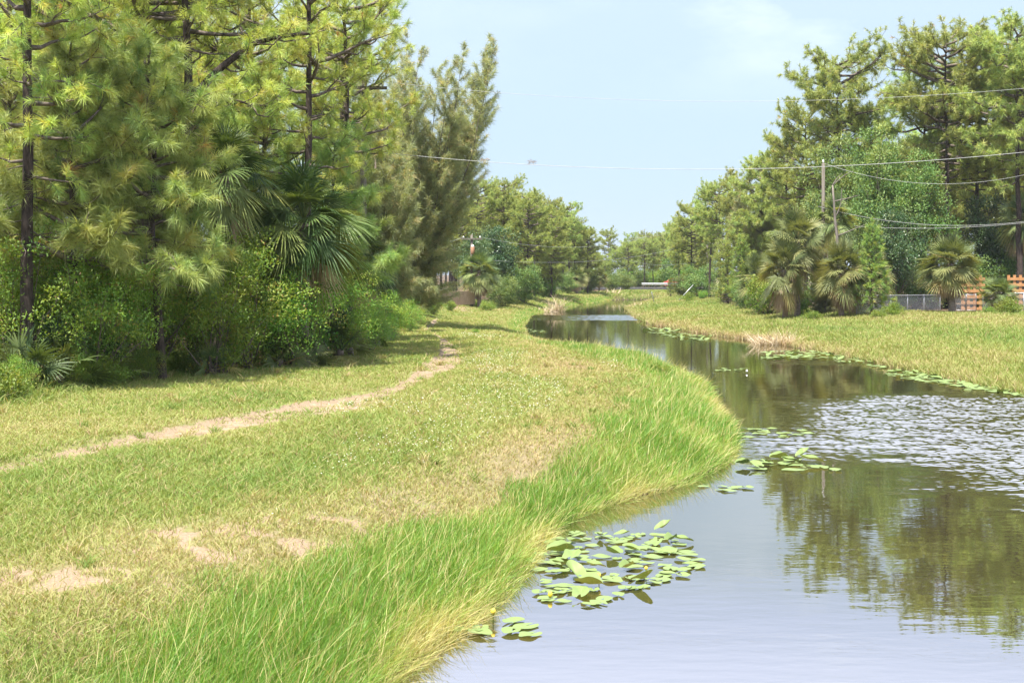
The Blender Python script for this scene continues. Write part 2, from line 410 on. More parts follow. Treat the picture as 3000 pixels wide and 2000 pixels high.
def water_material():
    m, nt, out = newmat('canal_water'); L = nt.links.new
    ge = N(nt, 'ShaderNodeNewGeometry')
    sep = N(nt, 'ShaderNodeSeparateXYZ'); L(ge.outputs['Position'], sep.inputs[0])
    def M2(op, a, b=None, c=None):
        x = N(nt, 'ShaderNodeMath', _operation=op)
        for i, s in enumerate((a, b, c)):
            if s is None: continue
            if hasattr(s, 'is_output'): L(s, x.inputs[i])
            else: x.inputs[i].default_value = s
        return x.outputs[0]
    def step(a, b, x):
        r = N(nt, 'ShaderNodeMapRange', _interpolation_type='SMOOTHSTEP'); L(x, r.inputs[0]); r.inputs[1].default_value = a; r.inputs[2].default_value = b
        return r.outputs[0]
    def wave(sx, sy, det):
        mp = N(nt, 'ShaderNodeMapping'); mp.inputs['Scale'].default_value = (sx, sy, 1); L(ge.outputs['Position'], mp.inputs[0])
        n = N(nt, 'ShaderNodeTexNoise', Scale=1., Detail=float(det), Roughness=.55); L(mp.outputs[0], n.inputs['Vector']); return n.outputs['Fac']
    w2 = wave(.5, 1.1, 2); w3 = wave(2.0, 4.5, 2)
    hgt = M2('ADD', M2('MULTIPLY', w2, .0028), M2('MULTIPLY', w3, .0013))
    b = N(nt, 'ShaderNodeBump', Strength=1., Distance=1.); L(hgt, b.inputs['Height'])
    mur = N(nt, 'ShaderNodeTexNoise', Scale=.15, Detail=3.); L(ge.outputs['Position'], mur.inputs['Vector'])
    r = ramp(nt, [(.3, (.046, .04, .015)), (.7, (.058, .052, .021))]); L(mur.outputs['Fac'], r.inputs[0])
    d = N(nt, 'ShaderNodeBsdfDiffuse'); L(r.outputs[0], d.inputs[0])
    g = N(nt, 'ShaderNodeBsdfGlossy', Roughness=.015); L(b.outputs[0], g.inputs['Normal'])
    f0 = N(nt, 'ShaderNodeFresnel', IOR=1.4); L(b.outputs[0], f0.inputs['Normal'])
    f = N(nt, 'ShaderNodeMath', _operation='MULTIPLY_ADD'); L(f0.outputs[0], f.inputs[0]); f.inputs[1].default_value = .55; f.inputs[2].default_value = .45
    mx = N(nt, 'ShaderNodeMixShader'); L(f.outputs[0], mx.inputs[0]); L(d.outputs[0], mx.inputs[1]); L(g.outputs[0], mx.inputs[2]); L(mx.outputs[0], out.inputs[0])
    return m


M['ground'] = ground_material(); M['path'] = path_material(); M['water'] = water_material()


# ------------------------------------------------------------------ ground, track, water
def spaced(parts):
    out = []
    for a, b, s in parts:
        out.append(np.arange(a, b, s))
    return np.concatenate(out + [[parts[-1][1]]])


def build_ground():
    xs = spaced([(-1500, -200, 130), (-200, -40, 16), (-40, -14, 1.5), (-14, 8, .16), (8, 24, .5), (24, 60, 2), (60, 200, 14), (200, 1500, 130)])
    ys = spaced([(-60, 4, 4), (4, 48, .2), (48, 130, .8), (130, 260, 2.5), (260, 500, 20), (500, 2200, 170)])
    xx, yy = np.meshgrid(xs, ys)
    zz = height(xx, yy)
    V = np.stack([xx, yy, zz], -1).reshape(-1, 3)
    nx = len(xs)
    i = np.arange(len(ys) - 1)[:, None] * nx + np.arange(nx - 1)[None]
    q = np.stack([i, i + 1, i + nx + 1, i + nx], -1).reshape(-1, 4)
    g = G(); g.add(V, [q], .5, 0, True)
    me = g.mesh('ground', M['ground'])
    x, y = V[:, 0], V[:, 1]
    def at(n, v):
        a = me.attributes.new(n, 'FLOAT', 'POINT'); a.data.foreach_set('value', np.asarray(v, np.float32))
    at('sand', sandmask(x, y)); at('dry', drymask(x, y))
    n = fbm(x * .6, y * .6, 77) * 1.6 - .8
    lit = np.maximum(sst(-.6, 1.0, TREEL(y) - x + n), sst(-.5, 2.5, x - TREER(y) + n))
    at('litter', lit)
    ins = np.minimum(x - XL(y), XR(y) - x)
    at('mud', sst(-.35, .0, ins) * (y < 203))
    tag(obj('ground', me), kind='structure')

    # track: a strip with ragged edges just above the ground
    ys = np.arange(12, 92, .12); k = 9
    u = np.linspace(-1, 1, k)[None]
    y2 = np.repeat(ys[:, None], k, 1)
    wl = PATHW(ys) * (.35 + 1.0 * fbm(ys * 2.5, ys * 0, 5)); wr = PATHW(ys) * (.1 + 1.6 * fbm(ys * 1.7, ys * 0, 8))
    x2 = PATHC(ys)[:, None] + np.where(u < 0, u * wl[:, None], u * wr[:, None])
    z2 = height(x2, y2) + .018
    z2[:, 0] -= .05; z2[:, -1] -= .05
    i = np.arange(len(ys) - 1)[:, None] * k + np.arange(k - 1)[None]
    g = G(); g.add(np.stack([x2, y2, z2], -1), [np.stack([i, i + 1, i + k + 1, i + k], -1).reshape(-1, 4)], .5, 0, True)
    tag(obj('dirt_path', g.mesh('dirt_path', M['path'])), kind='structure')

    # water surface; real little waves where the wind ruffles it
    xs = spaced([(-60, 0, 6), (0, 5, .12), (5, 18.5, .034), (18.5, 84, 6)]); ys = spaced([(-50, 19, 3), (19, 47, .025), (47, 57, 1), (57, 62, .06), (62, 112, 3), (112, 129, .08), (129, 241, 4)])
    x, y = np.meshgrid(xs, ys)
    rag = fbm(x * .35, y * .22, 101, 4) - .5; streak = fbm(x * .5, y * 1.6, 111, 4)
    edge = x - (7.4 + 1.2 * np.sin(y * .35)) + 5 * rag
    m1 = sst(-3, 3, edge) * sst(15.5, 26.5, y + 8 * rag) * (1 - sst(40, 46.5, y + 7 * rag))
    m1 = np.clip(m1 * 1.5 - .75 * (1 - streak), 0, 1)
    m2 = sst(112.5, 114, y) * (1 - sst(126, 129, y)) * .8
    m3 = sst(57.5, 59, y) * (1 - sst(60.5, 62, y)) * sst(11, 13, x + 3 * rag) * .6
    mask = np.maximum.reduce([m1, m2, m3]) + .012
    r2 = np.random.default_rng(5); z = 0 * x
    for i in range(34):
        lam = r2.uniform(.085, .2) if i < 28 else r2.uniform(.5, 1.1); th = r2.normal(math.pi / 2, .5); ph = r2.uniform(0, 6.28)
        z += lam / 6.283 * np.sin((x * math.cos(th) + y * math.sin(th)) * 6.283 / lam + ph)
    z *= .036
    V = np.stack([x, y, z * mask], -1).reshape(-1, 3); nx = len(xs)
    i = np.arange(len(ys) - 1)[:, None] * nx + np.arange(nx - 1)[None]
    g = G(); g.add(V, [np.stack([i, i + 1, i + nx + 1, i + nx], -1).reshape(-1, 4)], .5, 0, True)
    tag(obj('water', g.mesh('water', M['water'])), kind='structure')


build_ground()


# ------------------------------------------------------------------ grass
def scatter(y0, y1, dens, xlo, xhi):
    """random points, dens(y) per square metre, between xlo(y) and xhi(y)"""
    X_, Y_ = [], []
    ys = np.geomspace(max(y0, .5), y1, 60)
    for a, b in zip(ys[:-1], ys[1:]):
        m = .5 * (a + b); lo, hi = float(xlo(m)), float(xhi(m))
        if hi <= lo: continue
        n = int(dens(m) * (b - a) * (hi - lo))
        yy = rng.uniform(a, b, n)
        X_.append(xlo(yy) + (xhi(yy) - xlo(yy)) * rng.random(n)); Y_.append(yy)
    return np.concatenate(X_), np.concatenate(Y_)


def viewlo(y): return -(.375 * y + 1.6)
def viewhi(y): return .375 * y + 1.6


def meadow():
    g = G()
    x, y = scatter(9, 208, lambda m: 2600 * (11 / m) ** 1.45, lambda m: np.maximum(viewlo(m), TREEL(m) - 2.0), lambda m: RUSH(m) + .5)
    s = sandmask(x, y); d = drymask(x, y)
    keep = rng.random(len(x)) > np.clip(s * (.5 + .75 * sst(.35, .6, fbm(x * 1.6, y * .9, 14))) + d * .25, 0, .95)
    x, y, s, d = x[keep], y[keep], s[keep], d[keep]
    n = len(x); z = height(x, y)
    patch = fbm(x * .35, y * .2, 61); fine = fbm(x * 1.6, y * 1.1, 62)
    edge = sst(1.4, -.6, x - TREEL(y))                       # tall growth along the wood
    h = (.06 + .12 * patch + .05 * fine) * rng.uniform(.55, 1.35, n) * (1 - .35 * d) + edge * rng.random(n) ** 2 * (.25 + .9 * vn(x * .9, y * .7, 31))
    h *= np.where(x < PATHC(y), .75, 1)
    tall = rng.random(n) < .02
    h = np.where(tall, h + rng.uniform(.08, .22, n), h)
    w = .0055 + .00042 * y
    tint = .62 + .8 * (patch - .5) + .3 * (fine - .5) - .36 * d + rng.normal(0, .13, n)
    tint = np.where(x < PATHC(y), tint + .03, tint)
    tint = np.where(rng.random(n) < .16 + .25 * d, rng.uniform(0, .35, n), tint) + edge * .3
    dirn = unit(np.stack([rng.normal(0, .35, n), rng.normal(0, .35, n), np.ones(n)], 1))
    bend = np.stack([rng.normal(0, .4, n), rng.normal(0, .4, n), -.25 * np.ones(n)], 1) * h[:, None]
    g.blades(np.stack([x, y, z - .01], 1), dirn, h, w, bend, 2, None, np.clip(tint, 0, 1))
    tx, ty = scatter(11, 70, lambda m: 1.1 * (15 / m) ** .8, lambda m: np.maximum(viewlo(m), TREEL(m) - .5), lambda m: RUSH(m))
    ks = rng.integers(14, 46, len(tx)); x = np.repeat(tx, ks); y = np.repeat(ty, ks); q = np.repeat(rng.random(len(tx)), ks); n = len(x)
    an = rng.uniform(0, 6.28, n); x = x + rng.normal(0, .05, n); y = y + rng.normal(0, .05, n)
    dirn = unit(np.stack([np.cos(an) * .4, np.sin(an) * .4, np.ones(n)], 1) + rng.normal(0, .15, (n, 3))); h = (.1 + .24 * q) * rng.uniform(.5, 1.2, n)
    g.blades(np.stack([x, y, height(x, y) - .01], 1), dirn, h, .006 + .0004 * y, np.stack([np.cos(an) * .3, np.sin(an) * .3, 0 * an - .25], 1) * h[:, None], 2, None, np.clip(np.where(q > .7, .25, .85) + rng.normal(0, .12, n), 0, 1))
    tag(obj('meadow_grass', g.mesh('meadow_grass', M['grass'])), 'yellow-green meadow grass on the left bank with dry patches', 'grass', kind='stuff')

    # small white flowers
    g = G()
    x, y = scatter(16, 62, lambda m: 42 * (20 / m) ** .6, lambda m: np.maximum(viewlo(m), PATHC(m) + .7), lambda m: RUSH(m) - .4)
    k = (fbm(x * .45, y * .16, 91) > .57) & (rng.random(len(x)) < .75) & (drymask(x, y) < .45)
    x, y = x[k], y[k]; n = len(x); z = height(x, y) + rng.uniform(.14, .27, n)
    r = .005 + .00009 * y
    c = np.stack([x, y, z], 1)
    for a in range(3):
        an = rng.uniform(0, 6.28, n)
        d = np.stack([np.cos(an), np.sin(an), .5 * np.ones(n)], 1)
        g.leaves(c, d, np.tile([0, 0, 1.], (n, 1)) + rng.normal(0, .3, (n, 3)), r * 2, r * 2, rng.random(n))
    tag(obj('white_wildflowers', g.mesh('white_wildflowers', M['flower'])), 'tiny white wildflowers dotted through the meadow grass', 'wildflowers', kind='stuff')


def rushes():
    g = G()
    x, y = scatter(7.5, 205, lambda m: 2900 * (11 / m) ** 1.05, lambda m: RUSH(m) - .5, lambda m: XL(m) + .12)
    t = (x - RUSH(y)) / np.maximum(XL(y) - RUSH(y), .3)        # 0 inland edge, 1 waterline
    n0 = fbm(x * .8, y * .5, 15)
    keep = rng.random(len(x)) < np.clip(sst(-.22, .22, t + (n0 - .5) * .6), 0, 1) * np.clip(1.35 - t * .55, .3, 1)
    x, y, t, n0 = x[keep], y[keep], t[keep], n0[keep]
    n = len(x); z = np.maximum(height(x, y), -.12)
    h = (.2 + .31 * n0) * rng.uniform(.4, 1.2, n) * (.55 + .5 * sst(-.1, .5, t)) * (1 - .42 * sst(48, 72, y))
    lean = sst(.6, 1.1, t)
    w = .004 + .00026 * y
    out = np.stack([1.0 + 0 * x, -.35 + 0 * x], 1)             # towards the open water and the eye
    cl = fbm(x * .55, y * .35, 19)
    dx = rng.normal(.06, .28, n) + lean * .32 * cl * out[:, 0]; dy = rng.normal(-.02, .28, n) + lean * .3 * cl * out[:, 1]
    dirn = unit(np.stack([dx, dy, np.ones(n)], 1))
    bend = np.stack([rng.normal(.06, .2, n) + lean * .35 * rng.random(n), rng.normal(-.05, .24, n) - lean * .2 * rng.random(n), -.08 - .3 * lean * rng.random(n) - rng.random(n) * .2], 1) * h[:, None]
    st = rng.random(n) < .035
    h = np.where(st, h * 1.35 + .1, h)
    gold = sst(.8, 1.28, t + (cl - .5) * 1.15) + .15 * sst(.62, .75, cl)
    tint = .88 - .56 * gold + .5 * (n0 - .5) + rng.normal(0, .17, n)
    tint = np.where(st, rng.uniform(0, .35, n), tint)
    tint = np.where(rng.random(n) < .07 + .1 * lean, rng.uniform(0, .3, n), tint)
    g.blades(np.stack([x, y, z - .02], 1), dirn, h, w, bend, 3, None, np.clip(tint, 0, 1))
    tag(obj('shore_rushes', g.mesh('shore_rushes', M['rush'])), 'tall bright green rushes with a golden fringe along the left waterline', 'rushes', kind='stuff')


def right_bank():
    g = G()
    x, y = scatter(30, 232, lambda m: 240 * (45 / m) ** 1.2, lambda m: np.where(m > 199, TREEL(m) + 1.0, XR(m) - .35), lambda m: np.minimum(viewhi(m), TREER(m) + 4))
    k = height(x, y) > -.03; x, y = x[k], y[k]
    n = len(x); z = np.maximum(height(x, y), -.05)
    dr = np.where(y > 199, 9, x - XR(y)); sh = 1 - sst(.2, 2.2, dr)
    pa = fbm(x * .22, y * .09, 71); fi = fbm(x * .9, y * .5, 72)
    h = (.16 + .28 * pa) * rng.uniform(.5, 1.3, n) + sh * .16 * rng.random(n)
    w = .012 + .00042 * y
    tint = .64 + .95 * (pa - .5) + .5 * (fi - .5) - .26 * sh + rng.normal(0, .13, n)
    tint = np.where(rng.random(n) < .12 + .15 * sh, rng.uniform(.02, .3, n), tint)
    dirn = unit(np.stack([rng.normal(0, .25, n), rng.normal(0, .25, n), np.ones(n)], 1))
    bend = np.stack([rng.normal(0, .3, n), rng.normal(0, .3, n), -.2 * np.ones(n)], 1) * h[:, None]
    g.blades(np.stack([x, y, z - .02], 1), dirn, h, w, bend, 2, None, np.clip(tint, 0, 1))
    tag(obj('bank_grass', g.mesh('bank_grass', M['grass'])), 'yellow-green grass covering the right bank of the canal', 'grass', kind='stuff')


meadow(); rushes(); right_bank()


# ------------------------------------------------------------------ plants
def wiggle(p0, p1, n, amp):
    t = np.linspace(0, 1, n)[:, None]
    p = np.asarray(p0) * (1 - t) + np.asarray(p1) * t
    w = np.cumsum(rng.normal(0, amp, (n, 3)), 0); w -= t * w[-1]; w[0] = 0
    return p + w


def limb_path(p, az, L, e0, e1, n=6, wig=.18):
    out = [np.array(p, float)]; st = L / (n - 1)
    for i in range(n - 1):
        t = i / (n - 2)
        e = e0 + (e1 - e0) * t + rng.normal(0, wig * .6); a = az + rng.normal(0, wig)
        out.append(out[-1] + st * np.array([math.cos(a) * math.cos(e), math.sin(a) * math.cos(e), math.sin(e)]))
    return np.array(out)


def pine(name, Ht, r0, z0, R, nb, mat, asc=45, var=(.4, 1.2), nn=46, nl=.3, nw=.013, shape=None, twigs=3.2, segs=2, tuft2=1.4, limbs=(), wig=.05, dead=.05):
    """slash pine: trunk, main limbs, and a crown of twigs carrying needle tufts"""
    shape = shape or (lambda t: (.55 + .9 * t) if t < .5 else 1.0 - .75 * ((t - .5) / .5) ** 1.7)
    tr = G()
    k = 12
    tp = wiggle((0, 0, -.3), (rng.normal(0, .02) * Ht, rng.normal(0, .02) * Ht, Ht), k, wig)
    tz = np.linspace(0, 1, k)
    tr.tube(tp, r0 * (1 - .85 * tz) + r0 * .35 * np.exp(-tz * 25), 9)
    c = G(); cen = []; dr = []
    def tip(p, d): cen.append(p); dr.append(d)
    def dress(path, L, s0=.42):
        nt = max(2, int(L * twigs))
        for s in np.linspace(s0, 1, nt):
            f = s * (len(path) - 1); i = min(int(f), len(path) - 2)
            p = path[i] + (path[i + 1] - path[i]) * (f - i)
            tg = unit(path[i + 1] - path[i])
            d = unit(tg * .7 + rng.normal(0, .65, 3) + np.array([0, 0, .4]))
            l = rng.uniform(.2, .55) * (.6 + .25 * R)
            q = p + d * l
            c.tube([p, p + d * l * .5 + rng.normal(0, .03, 3), q], [.011, .009, .006], 3, 1)
            tip(q, d)
            for _ in range(rng.poisson(tuft2)):
                d2 = unit(d + rng.normal(0, .7, 3) + np.array([0, 0, .25]))
                q2 = p + d * l * rng.uniform(.2, .9); q3 = q2 + d2 * rng.uniform(.1, .3)
                tip(q3, d2)
        tip(path[-1], unit(path[-1] - path[-2]))
    for i in range(nb):
        t = ((i + rng.random()) / nb) ** .9
        z = z0 + (Ht - z0) * t; f = np.clip(z / Ht, 0, 1) * (k - 1); j = min(int(f), k - 2)
        p = tp[j] + (tp[j + 1] - tp[j]) * (f - j)
        L = max(.4, R * shape(t) * rng.uniform(*var)); az = i * 2.4 + rng.normal(0, .4)
        e0 = RAD(-8 + asc * t) + rng.normal(0, .15)
        path = limb_path(p, az, L, e0, e0 + .35, 6, .2)
        rb = .018 + .024 * L
        c.tube(path, np.linspace(rb, .008, 6), 4, 1)
        dress(path, L)
        if L > 1.4:
            for _ in range(int(L * .9)):
                j2 = rng.integers(1, 4)
                p2 = limb_path(path[j2], az + rng.choice([-1, 1]) * rng.uniform(.5, 1.1), L * rng.uniform(.3, .55), e0 + rng.normal(.1, .25), e0 + .5, 5, .2)
                c.tube(p2, np.linspace(rb * .5, .006, 5), 4, 1)
                dress(p2, L * .5)
    lm = []
    for (z, az, L, e0, e1, rb) in limbs:                       # big bare limbs, parts of their own
        f = z / Ht * (k - 1); j = int(f); p = tp[j] + (tp[j + 1] - tp[j]) * (f - j)
        path = limb_path(p, az, L, e0, e1, 9, .12)
        lg = G(); lg.tube(path, np.linspace(rb, rb * .3, 9), 7); lm.append(('limb', lg.mesh(name + '_limb', M['bark'])))
        for j2 in range(3, 9):
            p2 = limb_path(path[j2], az + rng.normal(0, .9), rng.uniform(.7, 1.5), e1 + rng.normal(0, .3), .6, 5, .2)
            c.tube(p2, np.linspace(.03, .008, 5), 4, 1); dress(p2, 1.3)
    # dead twigs below the crown
    for _ in range(int(nb * .5)):
        z = z0 * rng.uniform(.55, 1.35); f = z / Ht * (k - 1); j = int(f); p = tp[j] + (tp[j + 1] - tp[j]) * (f - j)
        c.tube(limb_path(p, rng.uniform(0, 6.3), rng.uniform(.4, 1.3), rng.normal(0, .3), rng.normal(-.2, .4), 5, .3), np.linspace(.02, .005, 5), 4, 1)
    cen = np.array(cen); dr = np.array(dr); nT = len(cen)
    tt = np.clip(rng.normal(.55, .22, nT), .18, 1); tt[rng.random(nT) < dead] = .03
    b = np.repeat(cen, nn, 0); d0 = np.repeat(dr, nn, 0); m = len(b)
    d = unit(d0 * .72 + unit(rng.normal(0, 1, (m, 3))) * .75)
    b = b - d0 * rng.uniform(0, nl * .85, m)[:, None]
    Ln = nl * rng.uniform(.65, 1.1, m) * np.repeat(rng.uniform(.65, 1.15, nT), nn)
    bend = np.stack([np.zeros(m), np.zeros(m), -Ln * rng.uniform(.1, .38, m)], 1)
    c.blades(b, d, Ln, nw, bend, segs, None, np.clip(np.repeat(tt, nn) + rng.normal(0, .06, m), 0, 1))
    return [('trunk', tr.mesh(name + '_trunk', M['bark'])), *lm, ('crown', c.mesh(name + '_crown', [mat, M['branch']]))]


def casuarina(name, Ht, R, n_lead, mat, dens=1.):
    tr = G(); c = G(); B = []; Dn = []
    tp = wiggle((0, 0, -.3), (.6, 0, Ht * .62), 10, .05); tr.tube(tp, np.linspace(.22, .03, 10), 8)
    for q in range(n_lead):
        t = rng.uniform(.12, .62); p = tp[int(t * 9)]
        az = q * 2.4 + rng.normal(0, .3); L = (Ht * rng.uniform(.62, 1.0) - p[2]) * rng.uniform(.8, 1.0)
        path = limb_path(p, az, L, RAD(55), RAD(88), 10, .08)
        path[:, :2] = p[:2] + (path[:, :2] - p[:2]) * (R / max(R, np.abs(path[-1, :2] - p[:2]).max() + 1e-6))
        c.tube(path, np.linspace(.045, .006, 10), 5, 1)
        for s in np.linspace(.08, 1, int(36 * dens)):
            f = s * 9; i = min(int(f), 8); pp = path[i] + (path[i + 1] - path[i]) * (f - i)
            l = (2.2 * (1 - s) + .55) * rng.uniform(.6, 1.2)
            b = limb_path(pp, rng.uniform(0, 6.28), l, RAD(35), RAD(58), 6, .15)
            c.tube(b, np.linspace(.014, .004, 6), 3, 1)
            for j in np.linspace(.5, 5, int(7 + l * 8)):
                i2 = min(int(j), 4); B.append(b[i2] + (b[i2 + 1] - b[i2]) * (j - i2)); Dn.append(unit(b[i2 + 1] - b[i2]))
    for i in range(int(330 * dens)):                                           # low drooping branches down the trunk
        t = rng.uniform(.04, .6); p = tp[0] * (1 - t) + tp[-1] * t
        l = R * rng.uniform(.35, .95) * (1 - .25 * t)
        b = limb_path(p, rng.uniform(0, 6.28), l, RAD(28), RAD(18), 7, .15)
        c.tube(b, np.linspace(.025, .004, 7), 3, 1)
        for j in np.linspace(1.5, 6, int(8 + l * 7)):
            i2 = min(int(j), 5); B.append(b[i2] + (b[i2 + 1] - b[i2]) * (j - i2)); Dn.append(unit(b[i2 + 1] - b[i2]))
    B = np.array(B); Dn = np.array(Dn); nT = len(B); k = 16
    tt = np.repeat(np.clip(rng.normal(.5, .25, nT), 0, 1), k)
    b = np.repeat(B, k, 0); d0 = np.repeat(Dn, k, 0); m = len(b)
    d = unit(d0 * .8 + rng.normal(0, .55, (m, 3)) + np.array([0, 0, .05]))
    Ln = rng.uniform(.18, .42, m)
    c.blades(b + rng.normal(0, .05, (m, 3)), d, Ln, .017, np.stack([0 * Ln, 0 * Ln, -Ln * rng.uniform(.15, .6, m)], 1), 2, None, tt)
    return [('trunk', tr.mesh(name + '_trunk', M['branch'])), ('crown', c.mesh(name + '_crown', [mat, M['branch']]))]


def shrub(name, w, h, n_cl, n_leaf, leaf, mat, trunk_h=0., cr=.42, stems=14, squash=1., bare=8, low=.02, part='foliage'):
    """clumps of leaves on stems; with trunk_h > 0 it is a broadleaf tree"""
    c = G(); tr = G()
    u = unit(rng.normal(0, 1, (n_cl, 3))) * (rng.random(n_cl) ** .45)[:, None]
    u[:, 2] = u[:, 2] * .5 + .5
    lump = 1 + .6 * (fbm(u[:, 0] * 1.7 + 9, u[:, 1] * 1.7 + 3 * u[:, 2], int(rng.integers(999))) - .5) * 2
    cen = np.stack([u[:, 0] * w * .5 * lump, u[:, 1] * w * .5 * lump, trunk_h + low * h + u[:, 2] * (h - trunk_h) * (.9 + .1 * lump)], 1)
    if not trunk_h:
        taper = np.clip(.55 + cen[:, 2] / h * 1.2, 0, 1); cen[:, :2] *= taper[:, None]
    base = np.array([0, 0, trunk_h * .8])
    if trunk_h:
        tr.tube(wiggle((0, 0, -.3), (0, 0, trunk_h + (h - trunk_h) * .35), 7, .05), np.linspace(.03 * h, .015 * h, 7), 8)
    for i in rng.choice(n_cl, min(stems, n_cl), replace=False):
        p0 = base + np.array([rng.normal(0, .12), rng.normal(0, .12), 0]) * (0.4 if trunk_h else 1.)
        pts = wiggle(p0, cen[i], 6, .04 * h / 3); 
        (tr if not trunk_h else c).tube(pts, np.linspace(.012 + .006 * h, .006, 6), 5, 0 if not trunk_h else 1)
    for i in range(bare):                                      # bare grey twigs poking out
        p = cen[rng.integers(n_cl)]
        c.tube(limb_path(p, rng.uniform(0, 6.3), rng.uniform(.4, 1.1) * min(1, h / 3), rng.uniform(.1, 1.3), rng.uniform(-.3, 1.2), 5, .25), np.linspace(.009, .003, 5), 3, 1)
    k = n_leaf
    b = np.repeat(cen, k, 0); m = len(b)
    off = unit(rng.normal(0, 1, (m, 3))) * (rng.random(m) ** .5)[:, None] * cr
    off[:, 2] *= .75 * squash
    b = b + off
    b[:, 2] = np.maximum(b[:, 2], .03)
    axis = unit(off + np.array([0, 0, .15]) + rng.normal(0, .25, (m, 3)))
    nr = unit(rng.normal(0, .55, (m, 3)) + np.array([0, 0, 1.]) + off / cr * .4)
    tt = np.repeat(np.clip(rng.normal(.5, .2, n_cl), .08, 1), k) + rng.normal(0, .1, m)
    tt[rng.random(m) < .025] = 0
    c.leaves(b, axis, nr, leaf * rng.uniform(.7, 1.25, m), leaf * .48 * rng.uniform(.8, 1.2, m), np.clip(tt, 0, 1))
    return [('trunk' if trunk_h else 'stem', tr.mesh(name + '_stem', M['branch'])), ('crown' if trunk_h else part, c.mesh(name + '_foliage', [mat, M['branch']]))]


def frond(g, base, az, el, petL, fanR, nseg, droop, tint, spread=RAD(125), m=0, wseg=.055):
    d = np.array([math.cos(az) * math.cos(el), math.sin(az) * math.cos(el), math.sin(el)])
    sag = np.array([0, 0, -petL * .22 * max(0, math.cos(el))])
    t = np.linspace(0, 1, 5)[:, None]
    pet = np.asarray(base) + d * petL * t + sag * t * t
    g.tube(pet, np.linspace(.022, .011, 5), 3, m, np.clip(tint - .12, 0, 1))
    c = pet[-1]; a = unit(d * petL + 2 * sag)
    s = np.cross(a, [0, 0, 1.]); s = unit(s) if np.linalg.norm(s) > .05 else np.array([math.sin(az), -math.cos(az), 0])
    rl = rng.normal(0, .45); s = s * math.cos(rl) + np.cross(s, a) * math.sin(rl)
    n = np.cross(s, a)
    th = np.linspace(-spread, spread, nseg) + rng.normal(0, .02, nseg)
    dd = unit(a[None] * np.cos(th)[:, None] + s[None] * np.sin(th)[:, None] + n[None] * (.16 * np.abs(np.sin(th)))[:, None])
    L = fanR * (.72 + .28 * np.cos(th * .8)) * rng.uniform(.92, 1.05, nseg)
    side = np.cross(n[None] + 0 * dd, dd) + rng.normal(0, .18, (nseg, 3))
    bend = np.stack([0 * L, 0 * L, -L * (droop * rng.uniform(.7, 1.3, nseg))], 1) + a[None] * (.12 * L)[:, None]
    g.blades(np.tile(c, (nseg, 1)), dd, L, fanR * wseg, bend, 3, side, np.clip(tint + rng.normal(0, .05, nseg), 0, 1), m)


def palm(name, th, n_fr, petL, fanR, mat, n_dead=10, r=.19, nseg=34, boots=True, droop=.32, lo=-45):
    tr = G(); g = G(); de = G()
    top = np.array([rng.normal(0, .08), rng.normal(0, .08), th])
    pts = wiggle((0, 0, -.3), top, 9, .015)
    tr.tube(pts, r * np.array([1.25, 1.08, 1, 1, .98, 1, 1.05, 1.12, .9]), 10)
    if boots:                                                  # stubs of old leaf bases
        nb = int(20 * max(1, th))
        for i in range(nb):
            t = .35 + .65 * i / nb; p = np.array([0, 0, th * t]) + top * [t, t, 0]; a = i * 2.4
            dv = np.array([math.cos(a), math.sin(a), 0])
            tr.blades([p + dv * r * .9], unit(dv * .7 + [0, 0, .8])[None], .28, .1, [[0, 0, 0]], 2, np.array([[-math.sin(a), math.cos(a), 0]]))
    for i in range(n_fr):
        t = (i + .5) / n_fr
        el = RAD(88 - (88 - lo) * t ** .85) + rng.normal(0, .1)
        frond(g, top + [0, 0, .1 - .25 * t], i * 2.4 + rng.normal(0, .2), el, petL * rng.uniform(.7, 1.2), fanR * rng.uniform(.85, 1.1), nseg, droop, np.clip(.72 - .42 * t + rng.normal(0, .2), 0, 1), wseg=.08 if nseg < 30 else .055)
    for i in range(n_dead):
        frond(de, top + [0, 0, -.2], i * 2.4 + rng.normal(0, .3), RAD(rng.uniform(-78, -48)), petL * rng.uniform(.7, 1.), fanR * rng.uniform(.7, .95), 22, .5, rng.uniform(.1, .9), RAD(60))
    out = [('trunk', tr.mesh(name + '_trunk', M['palm_trunk'])), ('crown', g.mesh(name + '_crown', mat))]
    if n_dead: out.append(('dead_foliage', de.mesh(name + '_skirt', M['palm_dead'])))
    return out


def gz(x, y): return float(height(x, y)) - .03


print('prototypes')
# near slash pines
hi = lambda t: (.7 + .9 * t) if t < .35 else 1.0 - .75 * ((t - .35) / .65) ** 1.7
PN = [pine('slash_pine_a', 16.5, .2, 7.8, 3.5, 44, M['needle'], nn=56, nw=.0105, nl=.31, tuft2=.9, shape=hi, dead=.006),
      pine('slash_pine_b', 16, .21, 9.0, 3.5, 42, M['needle'], nn=56, nw=.0105, nl=.31, tuft2=.9, shape=hi, dead=.006, limbs=((7.5, .12, 4.4, 1.05, .05, .14), (7.45, -.5, 2.4, .5, -.45, .07))),
      pine('slash_pine_c', 16, .17, 5.2, 3.0, 48, M['needle'], nn=56, nw=.0105, nl=.31, tuft2=.9, twigs=3.4, dead=.006),
      pine('slash_pine_d', 15.0, .16, 5.0, 2.9, 50, M['needle'], nn=56, nw=.0105, nl=.31, tuft2=.9, twigs=3.6, dead=.006)]
PY = [pine('young_pine_a', 8.0, .14, 3.0, 2.9, 54, M['needle_pale'], nn=80, nl=.4, nw=.0105, twigs=3.4, shape=lambda t: 1.0 - .72 * t, dead=.006),
      pine('young_pine_b', 7.4, .12, 2.6, 2.4, 46, M['needle_pale'], nn=80, nl=.4, nw=.0105, twigs=3.4, shape=lambda t: 1.0 - .7 * t, dead=.006)]
